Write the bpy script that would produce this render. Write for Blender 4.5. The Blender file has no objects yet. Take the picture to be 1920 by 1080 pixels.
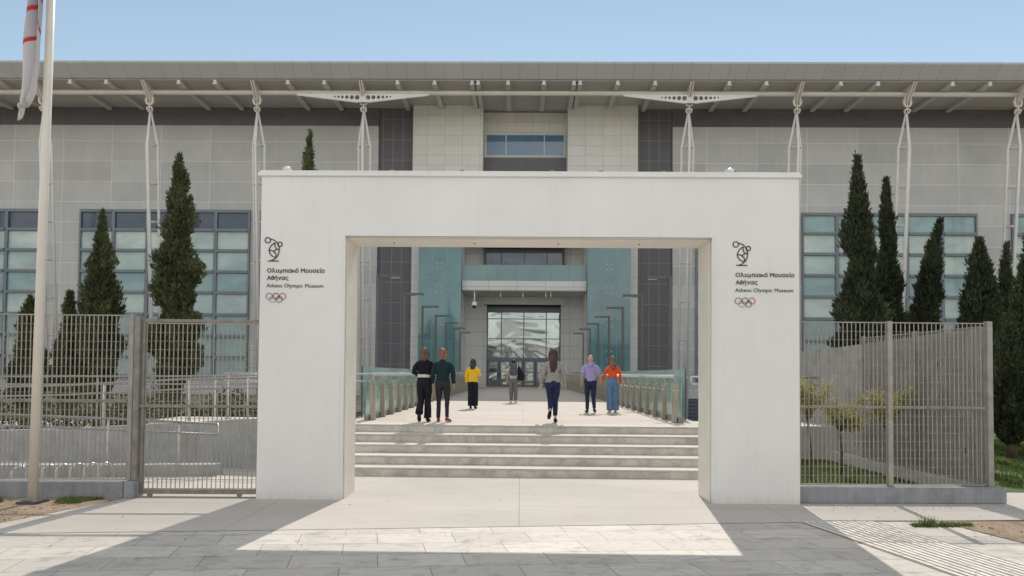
import bpy, bmesh, math, random
from mathutils import Vector, Matrix, noise
C = bpy.context.scene
COL = C.collection
PI = math.pi
# ------------------------------------------------------------------ camera, sky, sun, exposure
def make_camera(yaw=-.0131, pitch=.0284, roll=.0081):
    fw = Vector((math.sin(yaw), math.cos(yaw), 0)); rt = Vector((math.cos(yaw), -math.sin(yaw), 0)); up = Vector((0, 0, 1))
    f2 = fw*math.cos(pitch)+up*math.sin(pitch); u2 = up*math.cos(pitch)-fw*math.sin(pitch)
    r3 = rt*math.cos(roll)+u2*math.sin(roll); u3 = u2*math.cos(roll)-rt*math.sin(roll)
    cd = bpy.data.cameras.new('camera'); cam = bpy.data.objects.new('camera', cd); COL.objects.link(cam)
    m = Matrix((r3, u3, -f2)).transposed().to_4x4(); m.translation = (0, 0, 1.81)
    cam.matrix_world = m
    cd.sensor_width = 36; cd.lens = 24.0; cd.shift_y = .06526; cd.shift_x = .00046
    cd.clip_start = .05; cd.clip_end = 3000
    C.camera = cam
make_camera()
SUN_EL = math.radians(47); SUN_AZ = math.radians(7.5)     # azimuth east of the +Y axis (sun beyond the museum, slightly right)
w = bpy.data.worlds.new('World'); C.world = w; w.use_nodes = True
nt = w.node_tree; bg = nt.nodes['Background']
sky = nt.nodes.new('ShaderNodeTexSky'); sky.sky_type = 'NISHITA'; sky.sun_disc = False
sky.sun_elevation = SUN_EL; sky.sun_rotation = SUN_AZ; sky.air_density = .7; sky.dust_density = 0; sky.ozone_density = 1.0
wb = nt.nodes.new('ShaderNodeMix'); wb.data_type = 'RGBA'; wb.blend_type = 'MULTIPLY'; wb.inputs[0].default_value = 1; wb.inputs[7].default_value = (1.15, .96, .69, 1)   # white balance of the photograph
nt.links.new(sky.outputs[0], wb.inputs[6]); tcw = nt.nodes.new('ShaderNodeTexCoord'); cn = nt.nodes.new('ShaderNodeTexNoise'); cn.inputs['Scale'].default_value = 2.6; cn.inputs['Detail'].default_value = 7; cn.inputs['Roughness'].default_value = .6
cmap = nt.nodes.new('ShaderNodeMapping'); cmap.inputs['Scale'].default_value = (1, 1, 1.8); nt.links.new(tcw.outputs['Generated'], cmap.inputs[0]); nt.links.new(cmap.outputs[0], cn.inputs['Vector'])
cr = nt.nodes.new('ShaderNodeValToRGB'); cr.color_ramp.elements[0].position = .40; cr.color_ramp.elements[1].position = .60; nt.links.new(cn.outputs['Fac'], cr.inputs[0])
# bright cloud added out of view, above and behind the camera, to fill shade
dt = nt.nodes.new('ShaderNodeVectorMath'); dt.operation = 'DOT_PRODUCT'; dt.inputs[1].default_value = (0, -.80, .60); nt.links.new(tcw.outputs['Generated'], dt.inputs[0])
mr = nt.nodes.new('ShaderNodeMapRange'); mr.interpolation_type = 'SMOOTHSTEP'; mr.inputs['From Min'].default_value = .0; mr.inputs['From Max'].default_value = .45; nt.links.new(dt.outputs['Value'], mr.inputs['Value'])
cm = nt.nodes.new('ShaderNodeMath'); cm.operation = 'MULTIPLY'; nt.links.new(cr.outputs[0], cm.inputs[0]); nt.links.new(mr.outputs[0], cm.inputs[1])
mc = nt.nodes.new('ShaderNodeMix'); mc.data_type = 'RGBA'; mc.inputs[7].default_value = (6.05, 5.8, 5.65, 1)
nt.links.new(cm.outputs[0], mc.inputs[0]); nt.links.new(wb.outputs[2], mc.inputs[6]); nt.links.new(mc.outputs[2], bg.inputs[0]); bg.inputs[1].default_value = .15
sl = bpy.data.lights.new('sun', 'SUN'); so = bpy.data.objects.new('sun', sl); COL.objects.link(so)
sl.energy = 2.3; sl.angle = math.radians(.5); sl.color = (1, .93, .83)
d = Vector((math.sin(SUN_AZ)*math.cos(SUN_EL), math.cos(SUN_AZ)*math.cos(SUN_EL), math.sin(SUN_EL)))
so.rotation_euler = d.to_track_quat('Z', 'Y').to_euler(); so.location = (0, 0, 40)
C.view_settings.view_transform = 'Standard'; C.view_settings.look = 'None'; C.view_settings.gamma = 1
C.view_settings.exposure = .64

# ------------------------------------------------------------------ helpers
def lin(c):
    return tuple(((v/255)/12.92 if v/255 <= .04045 else ((v/255+.055)/1.055)**2.4) for v in c)
def tag(o, label=None, cat=None, group=None, kind=None):
    if label: o['label'] = label
    if cat: o['category'] = cat
    if group: o['group'] = group
    if kind: o['kind'] = kind
    return o
def empty(name, loc=(0, 0, 0), rz=0):
    o = bpy.data.objects.new(name, None); COL.objects.link(o); o.location = loc; o.rotation_euler = (0, 0, rz); o.empty_display_size = .2
    return o
def obj(name, bm, m, parent=None, smooth=False, bevel=0):
    me = bpy.data.meshes.new(name)
    if bevel:
        bmesh.ops.bevel(bm, geom=list(bm.edges), offset=bevel, segments=2, affect='EDGES', clamp_overlap=True)
    bmesh.ops.recalc_face_normals(bm, faces=bm.faces)
    bm.to_mesh(me); bm.free()
    if m: me.materials.append(m)
    if smooth:
        for p in me.polygons: p.use_smooth = True
    o = bpy.data.objects.new(name, me); COL.objects.link(o)
    if parent: o.parent = parent
    return o
def dup(o, parent=None, **kw):
    c = o.copy(); COL.objects.link(c); c.parent = parent
    for ch in list(o.children): dup(ch, c)
    return c
def B(): return bmesh.new()
def rnd_box(bm, x0, x1, y0, y1, z0, z1, b):
    t = bmesh.new(); box(t, x0, x1, y0, y1, z0, z1)
    bmesh.ops.bevel(t, geom=list(t.edges), offset=b, segments=2, affect='EDGES')
    me = bpy.data.meshes.new('t'); t.to_mesh(me); t.free(); bm.from_mesh(me); bpy.data.meshes.remove(me)
def box(bm, x0, x1, y0, y1, z0, z1):
    vs = [bm.verts.new((x, y, z)) for z in (z0, z1) for y in (y0, y1) for x in (x0, x1)]
    for f in ((0, 2, 3, 1), (4, 5, 7, 6), (0, 1, 5, 4), (2, 6, 7, 3), (1, 3, 7, 5), (0, 4, 6, 2)):
        bm.faces.new([vs[i] for i in f])
    return bm
def prism(bm, pts, axis, a0, a1):
    """pts: outline in the two other axes; extruded along axis"""
    def mk(p, a):
        if axis == 'x': return (a, p[0], p[1])
        if axis == 'y': return (p[0], a, p[1])
        return (p[0], p[1], a)
    v0 = [bm.verts.new(mk(p, a0)) for p in pts]; v1 = [bm.verts.new(mk(p, a1)) for p in pts]
    n = len(pts)
    bm.faces.new(v0[::-1]); bm.faces.new(v1)
    for i in range(n): bm.faces.new((v0[i], v0[(i+1) % n], v1[(i+1) % n], v1[i]))
    return bm
def tube(bm, pts, r, seg=10, cap=True, ry=None, xref=(1, 0, 0)):
    """sweep; r / ry number or list. xref: direction the rx axis follows"""
    pts = [Vector(p) for p in pts]; n = len(pts)
    rs = r if isinstance(r, (list, tuple)) else [r]*n
    rys = rs if ry is None else (ry if isinstance(ry, (list, tuple)) else [ry]*n)
    rings = []
    X = Vector(xref)
    for i, p in enumerate(pts):
        t = (pts[min(i+1, n-1)]-pts[max(i-1, 0)])
        if t.length < 1e-9: t = Vector((0, 0, 1))
        t.normalize()
        a = X - t*X.dot(t)
        if a.length < .15:
            a = Vector((0, 1, 0)); a = a-t*a.dot(t)
        a.normalize(); b = t.cross(a)
        rings.append([bm.verts.new(p+a*rs[i]*math.cos(2*PI*k/seg)+b*rys[i]*math.sin(2*PI*k/seg)) for k in range(seg)])
    for i in range(n-1):
        for k in range(seg):
            bm.faces.new((rings[i][k], rings[i][(k+1) % seg], rings[i+1][(k+1) % seg], rings[i+1][k]))
    if cap:
        bm.faces.new(rings[0][::-1]); bm.faces.new(rings[-1])
    return bm
def ell(bm, c, rx, ry, rz, u=14, v=9, rot=None):
    m = Matrix.Translation(c) @ ((rot.to_4x4()) if rot else Matrix()) @ Matrix.Diagonal((rx, ry, rz, 1))
    bmesh.ops.create_uvsphere(bm, u_segments=u, v_segments=v, radius=1, matrix=m)
    return bm
def bez(p0, p1, p2, n=8):
    p0, p1, p2 = Vector(p0), Vector(p1), Vector(p2)
    return [p0*(1-t)**2+p1*2*t*(1-t)+p2*t*t for t in [i/n for i in range(n+1)]]

# ------------------------------------------------------------------ materials
class NB:
    def __init__(s, name):
        s.m = bpy.data.materials.new(name); s.m.use_nodes = True; s.t = s.m.node_tree; s.b = s.t.nodes['Principled BSDF']
        s.tc = s.t.nodes.new('ShaderNodeTexCoord')
    def n(s, typ, **kw):
        x = s.t.nodes.new(typ)
        for k, v in kw.items(): setattr(x, k, v)
        return x
    def l(s, a, b): s.t.links.new(a, b)
    def math(s, op, a, b=None):
        x = s.n('ShaderNodeMath', operation=op)
        for i, v in enumerate((a, b)):
            if v is None: continue
            if isinstance(v, (int, float)): x.inputs[i].default_value = v
            else: s.l(v, x.inputs[i])
        return x.outputs[0]
    def mapping(s, scale=(1, 1, 1), rot=(0, 0, 0), src=None):
        x = s.n('ShaderNodeMapping'); x.inputs['Scale'].default_value = scale; x.inputs['Rotation'].default_value = rot
        s.l(src or s.tc.outputs['Object'], x.inputs[0]); return x.outputs[0]
    def noise(s, vec, scale, detail=5, rough=.6, dist=0):
        x = s.n('ShaderNodeTexNoise'); x.inputs['Scale'].default_value = scale; x.inputs['Detail'].default_value = detail
        x.inputs['Roughness'].default_value = rough; x.inputs['Distortion'].default_value = dist
        if vec is not None: s.l(vec, x.inputs['Vector'])
        return x.outputs['Fac']
    def ramp(s, fac, stops):
        x = s.n('ShaderNodeValToRGB'); e = x.color_ramp.elements
        while len(e) < len(stops): e.new(.5)
        for i, (p, c) in enumerate(stops):
            e[i].position = p; e[i].color = (*c, 1) if len(c) == 3 else c
        s.l(fac, x.inputs[0]); return x.outputs[0]
    def mix(s, fac, a, b, mode='MIX'):
        x = s.n('ShaderNodeMix', data_type='RGBA', blend_type=mode)
        for sock, v in ((x.inputs[0], fac), (x.inputs[6], a), (x.inputs[7], b)):
            if isinstance(v, (int, float)): sock.default_value = v
            elif isinstance(v, tuple): sock.default_value = (*v, 1) if len(v) == 3 else v
            else: s.l(v, sock)
        return x.outputs[2]
    def bump(s, h, strength=.3, dist=.01):
        x = s.n('ShaderNodeBump'); x.inputs['Strength'].default_value = strength; x.inputs['Distance'].default_value = dist
        s.l(h, x.inputs['Height']); s.l(x.outputs[0], s.b.inputs['Normal'])
    def fin(s, col=None, rough=.6, metal=0, spec=None):
        if col is not None:
            if isinstance(col, tuple): s.b.inputs['Base Color'].default_value = (*col, 1)
            else: s.l(col, s.b.inputs['Base Color'])
        s.b.inputs['Roughness'].default_value = rough; s.b.inputs['Metallic'].default_value = metal
        if spec is not None: s.b.inputs['Specular IOR Level'].default_value = spec
        return s.m
def sc(c, k): return tuple(min(1, v*k) for v in c)
def plain(name, c, rough=.6, metal=0, var=.15, scale=3, bump=0, stretch=(1, 1, 1), spec=None, fine=0):
    s = NB(name); v = s.mapping(stretch)
    f = s.noise(v, scale, 6)
    col = s.ramp(f, [(.3, sc(c, 1-var)), (.7, sc(c, 1+var*.6))])
    if fine:
        col = s.mix(fine, col, s.ramp(s.noise(v, scale*25, 4, .7), [(.35, sc(c, .55)), (.65, sc(c, 1.25))]))
    if bump: s.bump(s.noise(v, scale*6, 5), bump, .004)
    return s.fin(col, rough, metal, spec)
def seamed(name, c, w, h, line, t=.02, plane='XZ', rough=.5, off=0, var=.08, offset=(0, 0), metal=0, panelvar=.1, streak=.1, warm=None):
    """panel cladding: seam grid in object space, slight panel-to-panel variation, rain streaks"""
    s = NB(name)
    sep = s.n('ShaderNodeSeparateXYZ'); s.l(s.tc.outputs['Object'], sep.inputs[0])
    cmb = s.n('ShaderNodeCombineXYZ')
    a = sep.outputs['X'] if plane[0] == 'X' else sep.outputs['Y']; b = sep.outputs['Z'] if plane[1] == 'Z' else sep.outputs['Y']
    s.l(s.math('ADD', a, offset[0]+1000*w), cmb.inputs[0]); s.l(s.math('ADD', b, offset[1]+100*h), cmb.inputs[1])
    br = s.n('ShaderNodeTexBrick'); br.offset = off; br.offset_frequency = 2
    s.l(cmb.outputs[0], br.inputs['Vector']); br.inputs['Scale'].default_value = 1
    br.inputs['Brick Width'].default_value = w; br.inputs['Row Height'].default_value = h; br.inputs['Mortar Size'].default_value = t
    br.inputs['Mortar Smooth'].default_value = .1; br.inputs['Bias'].default_value = 0
    br.inputs['Color1'].default_value = (*sc(c, 1-panelvar), 1); br.inputs['Color2'].default_value = (*sc(c, 1+panelvar*.5), 1); br.inputs['Mortar'].default_value = (*line, 1)
    col = br.outputs['Color']
    big = s.noise(s.mapping((.35, .35, .35)), 1, 5)
    col = s.mix(var*2, col, s.ramp(big, [(.3, (.55, .57, .6)), (.7, (1, .98, .95))]), 'MULTIPLY')
    st = s.noise(s.mapping((2.2, 2.2, .12)), 2, 6, .7)
    col = s.mix(streak*2.5, col, s.ramp(st, [(.35, (.6, .6, .6)), (.65, (1, 1, 1))]), 'MULTIPLY')
    if warm:
        col = s.mix(.5, col, s.ramp(s.noise(s.mapping((.15, .15, .25)), 1, 2), [(.4, (1, 1, 1)), (.65, warm)]), 'MULTIPLY')
    s.bump(s.math('MULTIPLY', br.outputs['Fac'], -1), .5, .01)
    return s.fin(col, rough, metal)
def concrete(name, c, var=.2, scale=.8, stretch=(1, 1, 1), rough=.85, stain=.35, bump=.3, fine=.2, holes=False, streak=0):
    s = NB(name); v = s.mapping(stretch)
    f = s.noise(v, scale, 8, .65)
    col = s.ramp(f, [(.3, sc(c, 1-var)), (.52, c), (.75, sc(c, 1+var*.5))])
    g = s.noise(v, scale*4, 6, .7, .5)
    col = s.mix(stain, col, s.ramp(g, [(.38, (.55, .52, .48)), (.55, (1, 1, 1))]), 'MULTIPLY')
    p = s.noise(v, scale*60, 3, .8)
    col = s.mix(fine, col, s.ramp(p, [(.3, (.5, .5, .5)), (.6, (1.1, 1.1, 1.1))]), 'MULTIPLY')
    if streak:
        st = s.noise(s.mapping((3, 3, .2)), 2.5, 6, .7)
        col = s.mix(streak, col, s.ramp(st, [(.38, (.45, .45, .45)), (.62, (1, 1, 1))]), 'MULTIPLY')
    if holes:
        vo = s.n('ShaderNodeTexVoronoi'); vo.inputs['Scale'].default_value = 1; vo.inputs['Randomness'].default_value = .25
        s.l(s.mapping((.01, 1.6, 1.6)), vo.inputs['Vector'])
        col = s.mix(s.ramp(vo.outputs['Distance'], [(.055, (1, 1, 1)), (.075, (0, 0, 0))]), col, (.07, .07, .075))
    s.bump(s.math('ADD', p, s.math('MULTIPLY', g, .8)), bump, .004)
    return s.fin(col, rough)
def glassy(name, c, rough=.12, wav=0, wscale=.5, var=.15, alpha=None, spec=.8, metal=0, cscale=.3, trans=0):
    s = NB(name)
    col = s.ramp(s.noise(s.mapping((cscale, cscale, cscale)), 1, 4, .6, .6), [(.35, sc(c, 1-var)), (.65, sc(c, 1+var))])
    if wav:
        a = s.noise(s.mapping((1, 1, 1.6)), wscale, 2, .4, .8); s.bump(a, 1.0, wav)
    s.fin(col, rough, metal, spec)
    if alpha is not None: s.b.inputs['Alpha'].default_value = alpha
    if trans: s.b.inputs['Transmission Weight'].default_value = trans
    return s.m
def foliage(name, dark, light, scale=2.2, trans=.15):
    s = NB(name)
    f = s.noise(s.mapping(), scale, 3, .6)
    g = s.noise(s.mapping(), scale*9, 3, .6)
    col = s.ramp(s.math('ADD', s.math('MULTIPLY', f, .55), s.math('MULTIPLY', g, .45)), [(.36, dark), (.64, light)])
    s.fin(col, .65, 0, .25)
    tr = s.n('ShaderNodeBsdfTranslucent'); s.l(col, tr.inputs[0]); mx = s.n('ShaderNodeMixShader'); mx.inputs[0].default_value = trans
    s.l(s.b.outputs[0], mx.inputs[1]); s.l(tr.outputs[0], mx.inputs[2]); out = [n_ for n_ in s.t.nodes if n_.type == 'OUTPUT_MATERIAL'][0]; s.l(mx.outputs[0], out.inputs[0])
    return s.m

M = {}
M['white'] = None
def gatemat():
    s = NB('white_render')
    c = (.82, .81, .785)
    f = s.noise(s.mapping((.6, .6, .5)), 1, 4, .6)
    col = s.ramp(f, [(.35, sc(c, .93)), (.65, sc(c, 1.02))])
    st = s.noise(s.mapping((7, 7, .22)), 2.2, 6, .75)
    col = s.mix(.10, col, s.ramp(st, [(.33, (.42, .37, .33)), (.45, (1, 1, 1))]), 'MULTIPLY')
    # dirt rising from the foot
    sep = s.n('ShaderNodeSeparateXYZ'); s.l(s.tc.outputs['Object'], sep.inputs[0])
    foot = s.ramp(s.math('ADD', s.math('MULTIPLY', sep.outputs['Z'], 1.0), s.math('MULTIPLY', s.noise(s.mapping((5, 5, 2)), 2, 5), .35)), [(.1, (.70, .66, .61)), (.32, (1, 1, 1))])
    col = s.mix(.6, col, foot, 'MULTIPLY')
    s.bump(s.noise(s.mapping(), 60, 4, .7), .12, .003)
    return s.fin(col, .55)
M['white'] = gatemat()
M['gate_trim'] = plain('painted_trim', (.78, .735, .66), .45, var=.08, scale=2)
M['panel'] = seamed('grey_cladding', (.55, .55, .55), 3.97, 1.64, (.80, .80, .78), .020, off=.0, offset=(1.2, 1.0), panelvar=.11, var=.16, streak=.08)
M['darkpanel'] = seamed('dark_band_cladding', (.14, .135, .15), .9, 3.2, (.15, .15, .16), .02, panelvar=.06, rough=.5, offset=(.1, .05))
M['louvre'] = seamed('bronze_grille', (.125, .12, .135), .79, 1.64, (.21, .205, .215), .035, panelvar=.05, rough=.55, offset=(.1, .75))
M['tile'] = seamed('stone_tile', (.70, .695, .67), 1.39, .80, (.40, .41, .40), .012, panelvar=.05, rough=.55, offset=(.55, .1), streak=.05, warm=(1, .96, .9))
M['tile_in'] = seamed('stone_tile_inner', (.66, .665, .65), 2.2, 1.1, (.33, .34, .34), .016, panelvar=.05, rough=.55, streak=.05, offset=(.3, .2))
M['fascia'] = seamed('zinc_fascia', (.47, .47, .48), 1.36, 8, (.27, .27, .28), .016, panelvar=.04, rough=.55, offset=(.2, 3), streak=.0)
def soffit():
    s = NB('corrugated_soffit'); c = (.58, .565, .54)
    wv = s.n('ShaderNodeTexWave', wave_type='BANDS', bands_direction='Y'); wv.inputs['Scale'].default_value = 1.6; s.l(s.tc.outputs['Object'], wv.inputs[0])
    col = s.ramp(wv.outputs['Fac'], [(.2, sc(c, .8)), (.8, sc(c, 1.1))]); s.bump(wv.outputs['Fac'], .6, .03)
    return s.fin(col, .6)
M['soffit'] = soffit()
M['steel_white'] = plain('white_painted_steel', (.72, .71, .69), .4, var=.08, scale=1.5)
M['steel_warm'] = plain('cream_painted_steel', (.66, .62, .565), .4, var=.08, scale=.6)
M['rib'] = plain('grey_painted_steel', (.62, .61, .59), .5, var=.08, scale=.7)
M['frame'] = plain('blue_grey_frame', (.17, .19, .22), .4, .2, var=.1, scale=.8)
M['frame_dark'] = plain('dark_metal_frame', (.085, .085, .095), .45, .2, var=.1)
M['glass_mint'] = glassy('frosted_mint_glass', (.40, .56, .52), .3, .0, var=.14, spec=.5, cscale=.22)
M['glass_teal'] = glassy('teal_glass', (.17, .33, .34), .22, .0, var=.2, spec=.6, cscale=.25)
M['glass_clear'] = glassy('dark_window_glass', (.055, .08, .12), .06, .02, .6, var=.6, spec=1.0, cscale=.9)
M['glass_blue'] = glassy('blue_window_glass', (.10, .20, .32), .05, 0, var=.1, spec=1.0)
M['glass_box'] = glassy('teal_curtain_glass', (.085, .19, .205), .08, .02, .3, var=.18, spec=.9, cscale=.35)
M['glass_bal'] = glassy('balcony_glass', (.15, .255, .26), .15, .01, .4, var=.1, spec=.7)
M['glass_door'] = glassy('entrance_mirror_glass', (.31, .34, .33), .04, .07, .26, var=.1, spec=1, metal=1.0)
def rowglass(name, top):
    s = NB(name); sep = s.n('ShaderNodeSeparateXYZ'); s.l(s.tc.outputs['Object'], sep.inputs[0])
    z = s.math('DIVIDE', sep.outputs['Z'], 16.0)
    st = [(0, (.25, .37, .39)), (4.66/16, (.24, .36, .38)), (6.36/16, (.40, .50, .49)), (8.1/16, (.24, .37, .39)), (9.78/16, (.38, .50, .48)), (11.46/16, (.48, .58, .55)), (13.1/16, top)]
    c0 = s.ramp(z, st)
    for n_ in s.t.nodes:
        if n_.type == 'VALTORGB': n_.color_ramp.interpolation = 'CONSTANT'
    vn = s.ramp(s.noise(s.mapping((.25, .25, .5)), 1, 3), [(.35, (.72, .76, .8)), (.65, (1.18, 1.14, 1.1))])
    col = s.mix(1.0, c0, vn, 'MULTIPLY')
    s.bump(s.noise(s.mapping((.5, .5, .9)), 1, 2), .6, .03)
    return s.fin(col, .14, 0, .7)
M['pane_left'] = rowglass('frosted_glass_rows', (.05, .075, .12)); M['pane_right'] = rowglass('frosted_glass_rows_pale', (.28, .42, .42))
def screen_glass(name, c, alpha):
    s = NB(name)
    col = s.ramp(s.noise(s.mapping((1, .4, 1)), 1.3, 3), [(.35, sc(c, .8)), (.65, sc(c, 1.2))])
    s.fin(col, .12, 0, .7); s.b.inputs['Alpha'].default_value = alpha; return s.m
M['glass_screen'] = screen_glass('sea_green_glass', (.42, .58, .53), .82)
M['concrete_floor'] = None
def apron():
    s = NB('brushed_concrete'); c = (.50, .47, .425)
    f = s.noise(s.mapping((.25, .5, 1)), 1, 6, .6)
    col = s.ramp(f, [(.3, sc(c, .86)), (.7, sc(c, 1.08))])
    st = s.noise(s.mapping((1.5, 22, 1)), 1.2, 5, .7)
    col = s.mix(.3, col, s.ramp(st, [(.3, (.68, .66, .64)), (.6, (1, 1, 1))]), 'MULTIPLY')
    g = s.noise(s.mapping(), 90, 3, .8)
    col = s.mix(.25, col, s.ramp(g, [(.3, (.6, .6, .6)), (.55, (1.05, 1.05, 1.05))]), 'MULTIPLY')
    vo = s.n('ShaderNodeTexVoronoi'); vo.inputs['Scale'].default_value = 1.6; s.l(s.tc.outputs['Object'], vo.inputs['Vector'])
    col = s.mix(s.ramp(vo.outputs['Distance'], [(.018, (.8, .8, .8)), (.024, (0, 0, 0))]), col, (.12, .1, .09))
    br = s.n('ShaderNodeTexBrick'); br.offset = 0; s.l(s.mapping(), br.inputs['Vector']); br.inputs['Scale'].default_value = 1
    br.inputs['Brick Width'].default_value = 3.4; br.inputs['Row Height'].default_value = 2.35; br.inputs['Mortar Size'].default_value = .008
    br.inputs['Mortar Smooth'].default_value = 0
    col = s.mix(s.math('MULTIPLY', br.outputs['Fac'], .5), col, (.2, .19, .18))
    s.bump(s.math('ADD', g, st), .25, .003)
    return s.fin(col, .85)
M['apron'] = apron()
def paving(name='marble_paving', bw=.83, rh=.44, c=(.57, .54, .49)):
    s = NB(name)
    sep = s.n('ShaderNodeSeparateXYZ'); s.l(s.tc.outputs['Object'], sep.inputs[0])
    wob = s.noise(s.mapping((.8, .8, .8)), 1, 2)
    a = s.math('ADD', s.math('MULTIPLY', s.math('ADD', sep.outputs['X'], s.math('MULTIPLY', sep.outputs['Y'], .215)), .981), 100.37)
    b = s.math('ADD', s.math('SUBTRACT', sep.outputs['Y'], s.math('MULTIPLY', s.math('SUBTRACT', a, 100.37), .095)), 44.13+.055)
    cm = s.n('ShaderNodeCombineXYZ'); s.l(a, cm.inputs[0]); s.l(b, cm.inputs[1])
    br = s.n('ShaderNodeTexBrick'); br.offset = .42; br.offset_frequency = 2; br.squash = 1
    s.l(cm.outputs[0], br.inputs['Vector']); br.inputs['Scale'].default_value = 1
    br.inputs['Brick Width'].default_value = bw; br.inputs['Row Height'].default_value = rh
    br.inputs['Mortar Size'].default_value = .0045; br.inputs['Mortar Smooth'].default_value = .2; br.inputs['Bias'].default_value = -.1
    br.inputs['Color1'].default_value = (*sc(c, .86), 1); br.inputs['Color2'].default_value = (*sc(c, 1.1), 1); br.inputs['Mortar'].default_value = (.26, .19, .14, 1)
    col = br.outputs['Color']
    # veins in the marble
    n1 = s.noise(s.mapping((1.2, 3.2, 1), (0, 0, .5)), 1.3, 8, .65, 1.6)
    col = s.mix(.8, col, s.ramp(n1, [(.36, (.66, .68, .71)), (.5, (1, 1, 1)), (.56, (.88, .87, .86)), (.62, (1.0, .99, .97))]), 'MULTIPLY')
    n2 = s.noise(s.mapping((.5, .5, 1)), 1.1, 4)
    col = s.mix(.35, col, s.ramp(n2, [(.35, (.8, .78, .74)), (.6, (1, 1, 1))]), 'MULTIPLY')
    n3 = s.noise(s.mapping(), 70, 3, .8)
    col = s.mix(.15, col, s.ramp(n3, [(.3, (.6, .6, .6)), (.55, (1, 1, 1))]), 'MULTIPLY')
    vo = s.n('ShaderNodeTexVoronoi'); vo.inputs['Scale'].default_value = 2.1; s.l(s.tc.outputs['Object'], vo.inputs['Vector'])
    col = s.mix(s.ramp(vo.outputs['Distance'], [(.02, (.8, .8, .8)), (.03, (0, 0, 0))]), col, (.1, .085, .07))
    n4 = s.noise(s.mapping((1, 1, 1)), 3.2, 8, .75, .4)
    col = s.mix(.6, col, s.ramp(n4, [(.36, (.62, .56, .5)), (.47, (1, 1, 1))]), 'MULTIPLY')
    s.bump(s.math('ADD', s.math('MULTIPLY', br.outputs['Fac'], -1.5), s.math('MULTIPLY', n3, .4)), .45, .004)
    return s.fin(col, .6)
M['paving'] = paving()
def ribbed():
    s = NB('ribbed_tactile_stone')
    sep = s.n('ShaderNodeSeparateXYZ'); s.l(s.tc.outputs['Object'], sep.inputs[0])
    n = s.noise(s.mapping(), 3, 5); c = (.62, .59, .54)
    col = s.ramp(n, [(.3, sc(c, .8)), (.65, sc(c, 1.1))])
    p = s.noise(s.mapping(), 70, 3, .8); s.bump(p, .3, .003)
    return s.fin(col, .75)
M['tactile'] = ribbed()
M['groove'] = plain('groove_dirt', (.26, .21, .165), .9, var=.3, scale=5)
M['step'] = concrete('weathered_step_stone', (.66, .625, .565), .22, .9, (1, 1, 1), .8, .55, .2, .25)
M['tread'] = concrete('worn_tread_stone', (.53, .505, .465), .1, 1, (1, 1, 1), .8, .2, .2, .15)
M['deck'] = concrete('bridge_deck_stone', (.56, .51, .465), .1, .5, (.4, 3, 1), .75, .3, .15, .15)
M['plinth'] = concrete('fair_concrete', (.34, .355, .37), .12, 1.2, (1, 1, 1), .8, .3, .25, .15, streak=.35)
M['wall_conc'] = concrete('board_marked_concrete', (.42, .41, .39), .2, .8, (1, 1, 1), .85, .4, .3, .2, holes=True, streak=.5)
M['ramp_conc'] = concrete('ramp_concrete', (.42, .43, .43), .12, .9, (1, 1, 1), .85, .3, .3, .15, streak=.3)
M['soil'] = concrete('dry_soil', (.36, .27, .19), .3, 1.6, (1, 1, 1), .95, .5, .9, .5)
M['earth'] = concrete('bare_ground', (.33, .29, .22), .3, .3, (1, 1, 1), .95, .4, .6, .4)
M['lawn_base'] = plain('lawn_soil', (.07, .115, .03), .95, var=.4, scale=1.5, fine=.4)
M['galv'] = plain('galvanised_steel', (.36, .34, .31), .55, .3, var=.25, scale=6)
M['galv_dark'] = plain('weathered_galvanised_steel', (.27, .25, .23), .55, .4, var=.3, scale=8)
M['stainless'] = plain('stainless_tube', (.62, .60, .57), .28, .7, var=.08, scale=4)
M['rail_steel'] = plain('dull_rail_steel', (.30, .295, .29), .45, .4, var=.15, scale=4)
M['post_beige'] = plain('bronzed_balustrade_plate', (.42, .37, .30), .38, .45, var=.15, scale=4)
M['lamp_metal'] = plain('anthracite_lamp_metal', (.115, .11, .115), .45, .3, var=.1)
M['pole'] = plain('cream_enamel_pole', (.72, .67, .60), .4, var=.06, scale=2)
M['rubber'] = plain('black_rubber', (.03, .03, .032), .7)
M['ink'] = plain('dark_sign_paint', (.045, .043, .042), .5, var=.05)
M['cam_white'] = plain('white_plastic', (.75, .75, .74), .35, var=.03)
M['bluebase'] = seamed('blue_grey_louvre_base', (.105, .125, .16), 6, .3, (.05, .06, .08), .05, rough=.5, panelvar=.05)
M['leaf_cyp'] = foliage('cypress_foliage', (.03, .043, .018), (.145, .158, .07), 1.6)
M['leaf_cyp2'] = foliage('dark_cypress_foliage', (.02, .032, .018), (.095, .11, .058), 1.6)
M['leaf_olive'] = foliage('olive_foliage', (.22, .23, .08), (.56, .52, .22), 3.0, .45)
M['bark'] = plain('bark', (.13, .10, .075), .9, var=.3, scale=8, bump=.6)
M['grass'] = foliage('grass_blades', (.055, .09, .02), (.19, .24, .07), 1.5, .35)

# ------------------------------------------------------------------ ground
def poly(name, pts, z, m, kind='structure', thick=0):
    bm = B()
    if thick: prism(bm, pts, 'z', z-thick, z)
    else: bm.faces.new([bm.verts.new((x, y, z)) for x, y in pts])
    o = obj(name, bm, m); o['kind'] = kind
    return o
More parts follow.
